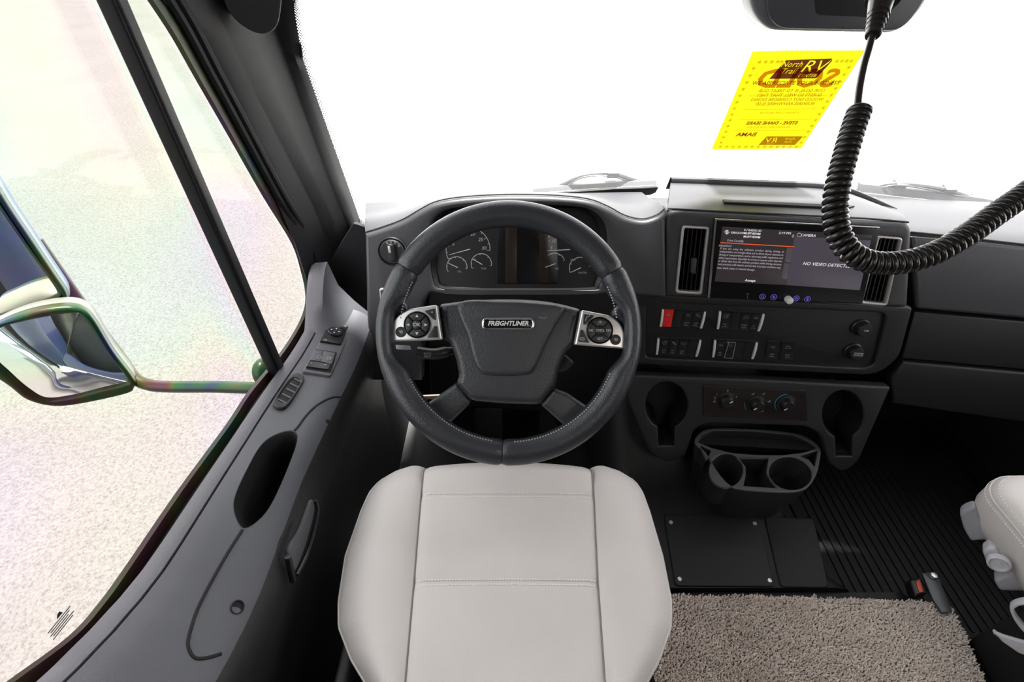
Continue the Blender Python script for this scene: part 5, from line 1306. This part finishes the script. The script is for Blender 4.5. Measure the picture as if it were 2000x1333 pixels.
# seat belt buckle and its bracket
bk = thing('belt_buckle', onZ(1800, 1165, 0), 'black belt buckle with orange release slot beside the carpet corner', 'buckle')
zb = .02; FBk = Frame((0, 0, zb), (1, 0, 0), (0, 1, 0))
bq = FBk
plate('housing', bq, [rr(bq.pxs([(1776, 1132), (1799, 1126), (1812, 1160), (1788, 1166)]), .006)], M['black'], bk, .03, .005, 0)
plate('release_slot', bq, [rr(bq.pxs([(1788, 1137), (1796, 1134), (1803, 1157), (1795, 1159)]), .002)], M['orange'], bk, .003, .0008, .002)
br_ = plate('bracket', bq, [rr(bq.pxs([(1799, 1121), (1828, 1119), (1840, 1150), (1858, 1196), (1838, 1200), (1820, 1172)]), .003)], mat('bracket_steel', (.06, .065, .07), .35, metal=.4), bk, .006, .001, .004)
lathe('bolt', bq, bq.px(1820, 1128), [(.0085, .003), (.0085, .009), (.007, .0115), (.003, .012)], M['steel'], bk, 6, 30)
# ribbed rubber mat in the passenger footwell
pm = thing('floor_mat', (1.1, .75, FZ), 'black ribbed rubber mat in the passenger footwell', 'mat')
FM = Frame((0, 0, FZ+.004), (1, 0, 0), (0, 1, 0))
plate('mat_sheet', FM, [rr([(.90, .42), (1.55, .42), (1.55, 1.1), (.88, 1.1)], .04)], M['mat'], pm, .008, .003, .003)
for i in range(24):
    x = .93+i*.025; raw('rib', *box_vf(FM, x, x+.008, .46, 1.06, .002, .007), M['mat'], pm, 0)

# =================================================================== COILED CORD
cd_ = thing('coiled_cord', atD(1700, -30, .50), 'black coiled microphone cord hanging from the roof across the dash', 'cord')
tube('strain_relief', [atD(1728, -30, .50), atD(1722, 0, .495), atD(1712, 40, .49), atD(1704, 70, .485)], [.0125, .0115, .0085, .0065], M['cord'], cd_, 16)
for i in range(5):
    t = i/4; p = atD(1716-t*10, 26+t*38, .492-.006*t); q = atD(1715-t*10, 30+t*38, .4915-.006*t)
    raw('relief_ridge', *tube_vf([p, q], .0100-.0028*t, 14), M['cord'], cd_)
raw('relief_collar', *tube_vf([atD(1728, -14, .498), atD(1726, -4, .497)], .0165, 16), M['cord'], cd_)
tube('upper_lead', [atD(1728, -26, .50), atD(1738, -90, .51), Vector((atD(1738, -90, .51).x+.01, atD(1738, -90, .51).y+.02, 1.515))], .006, M['cord'], cd_, 10)
lead = cat([atD(1704, 68, .485), atD(1697, 95, .48), atD(1687, 130, .475), atD(1679, 170, .468), atD(1675, 205, .462), atD(1676, 222, .46)], 6)
tube('lead', lead, .0034, M['cord'], cd_, 10)
path = cat([atD(*p) for p in ((1680, 212, .458), (1666, 252, .455), (1652, 300, .452), (1637, 360, .45), (1631, 410, .45), (1637, 455, .45), (1661, 493, .45), (1703, 513, .45), (1760, 513, .45), (1820, 497, .45), (1880, 465, .45), (1940, 422, .452), (2000, 380, .455), (2070, 330, .46), (2150, 270, .465))] + [Vector((.60, .62, 1.30)), Vector((.64, .66, 1.41)), Vector((.65, .67, 1.50))], 40)
# arc-length resample, then wind
seg = [0.0]
for a, b in zip(path, path[1:]): seg.append(seg[-1]+(b-a).length)
Ltot = seg[-1]; pitch = .0064; nst = int(Ltot/pitch*14)
HR, WR = .0080, .0032
pts = []; T_prev = None; nrm = None; j = 0
for i in range(nst+1):
    s = Ltot*i/nst
    while j < len(seg)-2 and seg[j+1] < s: j += 1
    t = (s-seg[j])/max(seg[j+1]-seg[j], 1e-9); p = path[j].lerp(path[j+1], t); T = (path[min(j+2, len(path)-1)]-path[max(j-1, 0)]).normalized()
    if nrm is None: nrm = T.orthogonal().normalized()
    nrm = (nrm-T*nrm.dot(T)).normalized(); b = T.cross(nrm); a = 2*math.pi*s/pitch
    pts.append(p + nrm*(HR*math.cos(a)) + b*(HR*math.sin(a)))
raw('coil', *tube_vf(pts, WR, 8), M['cord'], cd_, 60)

# =================================================================== OUTSIDE MIRRORS
mn = Vector((.53, -.835, .13)).normalized(); mr = Vector((.835, .53, 0)).normalized(); mu = mn.cross(mr)
ma = thing('side_mirror', onY(505, 762, .76), 'outside mirror assembly with two dark rimmed panes on a tubular arm', 'mirror')
tube('arm', cat([onY(540, 752, .74), onY(500, 758, .75), onY(420, 756, .76), onY(330, 756, .775), onY(290, 752, .785), onY(262, 738, .80), onY(235, 700, .85), onY(190, 640, .91), onY(140, 570, .95), onY(70, 470, .97)], 5), .0135, M['black_sheen'], ma, 14)
pv, pf_ = ico(onY(516, 728, .77), 1, (.022, .03, .035), 3); raw('mount', pv, pf_, M['black_sheen'], ma)
def mirror(name, label, o, outer, inner, bulge, shell_out):
    F_ = Frame(o, mr, mu)
    Q = [Vector(p) for p in cat([Vector(F_.px(*p)) for p in outer], 6, True)]; c = sum(Q, Vector((0, 0)))/len(Q)
    R = [[F_.w(*(c+(p-c)*k), d) for p in Q] for k, d in ((.99, -.010), (1.01, -.025), (.98, -.05), (.85, -.08), (.5, -.095))]
    v, f = grid(R, True); f.append(tuple(4*len(Q)+i for i in range(len(Q)))); t = raw(name, v, f, shell_out, ma, 180); t['label'] = label
    plate('rim', F_, [[tuple(p) for p in Q], [tuple(p) for p in cat([Vector(F_.px(*p)) for p in inner], 6, True)]], M['black_sheen'], t, .03, .007, .008, 3)
    P = [Vector(p) for p in cat([Vector(F_.px(*p)) for p in inner], 6, True)]; c = sum(P, Vector((0, 0)))/len(P)
    R = [[F_.w(*(c+(p-c)*k), .0+bulge*(1-k*k)) for p in P] for k in (1.02, .8, .6, .4, .2, .02)]
    v, f = grid(R, True); f.append(tuple(5*len(P)+i for i in range(len(P)))); raw('mirror_pane', v, f, M['mirror'], t, 180)
mirror('flat_mirror', 'tall flat mirror', onY(125, 580, .85), [(131, 572), (128, 592), (104, 606), (50, 624), (-20, 646), (-110, 672), (-190, 560), (-130, 300), (-90, 215), (-40, 300), (12, 392), (60, 464), (104, 530)],
       [(108, 562), (104, 577), (60, 593), (0, 613), (-100, 645), (-170, 560), (-120, 330), (-85, 270), (-30, 365), (10, 425), (60, 497)], .0, mat('mirror_shell_blue', (.05, .08, .16), .3))
mirror('convex_mirror', 'rounded convex mirror below the flat one', onX(262, 750, -.86), [(261, 738), (262, 756), (246, 768), (160, 787), (105, 792), (55, 780), (20, 754), (-30, 715), (-45, 660), (0, 630), (62, 607), (128, 597), (163, 604), (185, 625), (222, 686)],
       [(247, 738), (240, 750), (200, 760), (140, 775), (90, 780), (55, 762), (18, 730), (-20, 690), (-15, 648), (50, 626), (140, 611), (163, 620), (205, 680)], .012, mat('mirror_shell_cream', (.10, .095, .075), .35))

# =================================================================== TRUCK SIDE BEHIND (seen in the mirrors)
tb_ = thing('truck_body', (-.6, -1, -.8), 'navy and white truck body side reflected in the outside mirrors', 'truck body')
def bx(name, x0, x1, y0, y1, z0, z1, m): return raw(name, *box_vf(FT, x0, x1, y0, y1, z0, z1), m, tb_, 0)
bx('door_skin', -.60, -.56, -.25, 1.0, -.75, .36, M['navy_paint'])
bx('white_stripe', -.606, -.60, -.25, 1.0, -.05, .14, M['white_paint'])
bx('cab_rear', -.62, -.56, -.75, -.27, -.75, 1.5, M['navy_paint'])
bx('white_stripe', -.626, -.62, -.75, -.27, -.05, .14, M['white_paint'])
bx('house_wall', -.80, -.76, -7, -.76, -.7, 2.1, M['navy_paint'])
bx('white_stripe', -.806, -.80, -7, -.76, .06, .42, M['white_paint'])
bx('white_stripe', -.806, -.80, -7, -.76, 1.0, 2.1, M['white_paint'])
